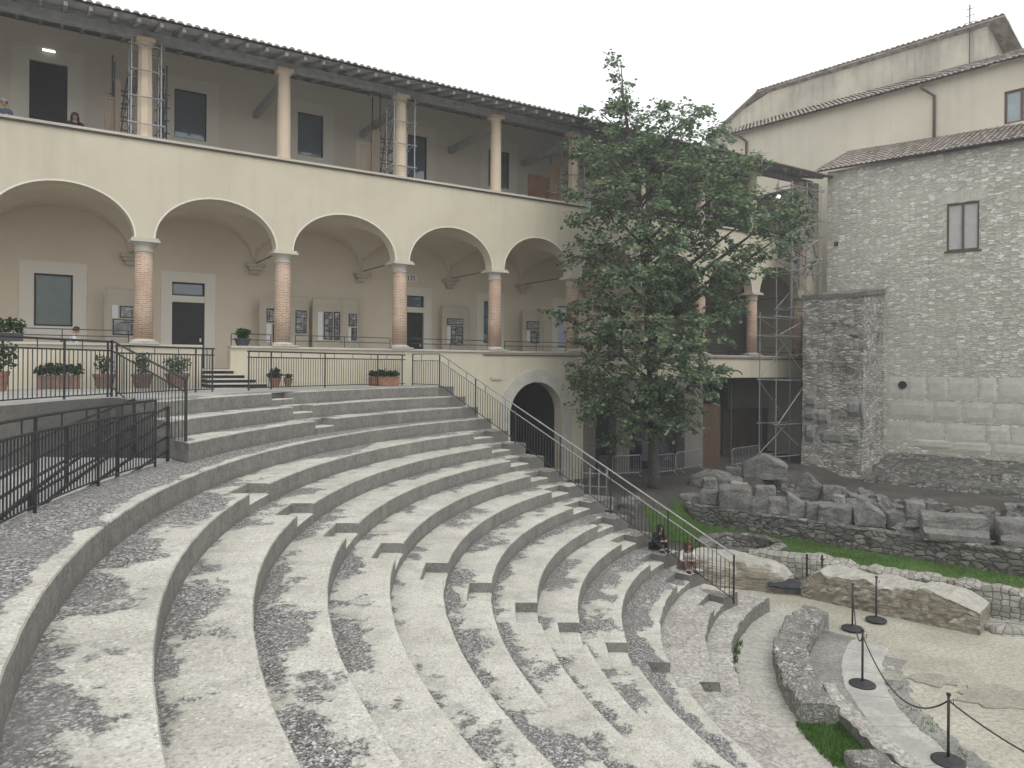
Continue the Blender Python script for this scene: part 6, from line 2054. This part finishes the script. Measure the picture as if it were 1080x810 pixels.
SIT = dict(pelvis=(0, 0, .10), waist=(0, .01, .26), chest=(0, .05, .44), collar=(0, .07, .56), neck=(0, .09, .63), head=(0, .13, .75),
           shol=(-.17, .06, .54), elbl=(-.23, .17, .30), wril=(-.12, .36, .30), handl=(-.07, .42, .30), shor=(.17, .06, .54), elbr=(.23, .17, .30), wrir=(.12, .36, .30), handr=(.07, .42, .30),
           hipl=(-.09, .03, .10), kneel=(-.12, .44, .16), ankl=(-.11, .52, -.26), toel=(-.12, .66, -.31), hipr=(.09, .03, .10), kneer=(.12, .44, .16), ankr=(.11, .52, -.26), toer=(.12, .66, -.31))
STAND = dict(pelvis=(0, 0, .92), waist=(0, .02, 1.06), chest=(0, .06, 1.25), collar=(0, .10, 1.40), neck=(0, .13, 1.47), head=(0, .19, 1.57),
             shol=(-.18, .10, 1.38), elbl=(-.25, .24, 1.17), wril=(-.14, .44, 1.16), handl=(-.09, .51, 1.16), shor=(.18, .10, 1.38), elbr=(.25, .24, 1.17), wrir=(.14, .44, 1.16), handr=(.09, .51, 1.16),
             hipl=(-.09, 0, .88), kneel=(-.10, .03, .48), ankl=(-.10, -.02, .08), toel=(-.11, .13, .03), hipr=(.09, 0, .88), kneer=(.10, .03, .48), ankr=(.10, -.02, .08), toer=(.11, .13, .03))
CROUCH = {k: Vector(v) for k, v in SIT.items()}
for k, v in dict(chest=(0, .10, .42), collar=(0, .16, .53), neck=(0, .20, .59), head=(0, .25, .72), shol=(-.17, .15, .51), shor=(.17, .15, .51), elbl=(-.24, .26, .30), elbr=(.24, .26, .30), wril=(-.10, .42, .34), wrir=(.10, .42, .34), handl=(-.05, .47, .35), handr=(.05, .47, .35)).items(): CROUCH[k] = Vector(v)
for s, sx in (('l', -1), ('r', 1)):
    CROUCH['knee' + s] = Vector((.13 * sx, .37, .36)); CROUCH['ank' + s] = Vector((.11 * sx, .40, .05)); CROUCH['toe' + s] = Vector((.12 * sx, .54, .03))
SITC = dict(SIT); 
for s, sx in (('l', -1), ('r', 1)):
    SITC['knee' + s] = (.11 * sx, .44, .12); SITC['ank' + s] = (.11 * sx, .46, -.34); SITC['toe' + s] = (.12 * sx, .60, -.39)
rzs = R(-135)
pA = sq(END + .62, qq(11.44) + .34, ZT[13] - .01)
person('seated woman with long chestnut hair, white top and mauve cardigan beside the stair railing', pA, R(-163), CROUCH, M['cloth_white'], M['cloth_plum'], M['hair_r'], True, .92, False)
pB = sq(END + .62, qq(12.30) + .30, ZT[12] - .01)
person('seated dark haired person in black one step above the woman in the white top', pB, R(-150), CROUCH, M['cloth_black'], M['cloth_black'], M['hair'], True, .86)
# reader at the loggia table
t_, z_ = pf(77, 345, -1.3)
SITT = {k: Vector(v) for k, v in SITC.items()}
rzp = math.atan2(FD.y, FD.x) - R(90)
person('person in a white shirt with dark hair sitting at the table in the loggia', fp(t_ - .05, -1.3, .22), rzp, SITT, M['cloth_white'], M['cloth_blue'], M['hair'], False)
ch = empty('chair', fp(t_ - .05, -1.3, -.22), 'plain dark chair under the person in the loggia', 'chair')
m = MB(fp); m.box((t_ - .28, -1.53, .17), (t_ + .20, -1.07, .22)); m.build('seat', M['frame2'], ch)
m = MB(fp); m.box((t_ - .33, -1.53, .20), (t_ - .285, -1.07, .66)); m.build('backrest', M['frame2'], ch)
for a in (-.25, .17):
    for b in (-1.5, -1.1): m = MB(fp); m.box((t_ + a - .02, b - .02, -.218), (t_ + a + .02, b + .02, .169)); m.build('leg', M['frame2'], ch)
tb_ = empty('table', fp(t_ + .8, -1.3, -.22), 'low table under a lilac cloth in front of the white shirted person', 'table')
m = MB(fp); m.box((t_ + .32, -1.75, .46), (t_ + 1.35, -.85, .50)); m.build('tabletop', M['ply'], tb_)
for a in (.38, 1.29):
    for b in (-1.69, -.91): m = MB(fp); m.box((t_ + a - .025, b - .025, -.218), (t_ + a + .025, b + .025, .458)); m.build('leg', M['ply'], tb_)
m = MB(fp); m.box((t_ + .30, -1.77, .502), (t_ + 1.37, -.83, .508)); m.box((t_ + .30, -.828, .25), (t_ + 1.37, -.82, .507)); m.box((t_ + .292, -1.77, .25), (t_ + .299, -.83, .507))
thing('tablecloth', m, M['cloth_lilac'], 'lilac cloth spread over the low loggia table', 'tablecloth')
# people at the gallery sill, facing the courtyard
rzf = math.atan2(FN.y, FN.x) - R(90)
t_, z_ = pf(79, 122, -.75)
person('dark haired child in dark clothes looking over the gallery sill beside the open door', fp(t_, -.92, 5.92), rzf, STAND, M['cloth_black'], M['cloth_black'], M['hair'], True, 1.0)
LEAN = {k: Vector(v) for k, v in STAND.items()}
for k in ('chest', 'collar', 'neck', 'head', 'shol', 'shor'): LEAN[k] = LEAN[k] + Vector((-.06, .08, -.04))
t_, z_ = pf(3, 104, -.75)
person('white haired person in dark teal leaning on the gallery sill at the left photo edge', fp(t_ - .1, -.92, 5.92), rzf + R(12), LEAN, M['cloth_blue'], M['cloth_black'], M['hair_g'], False, 1.06)
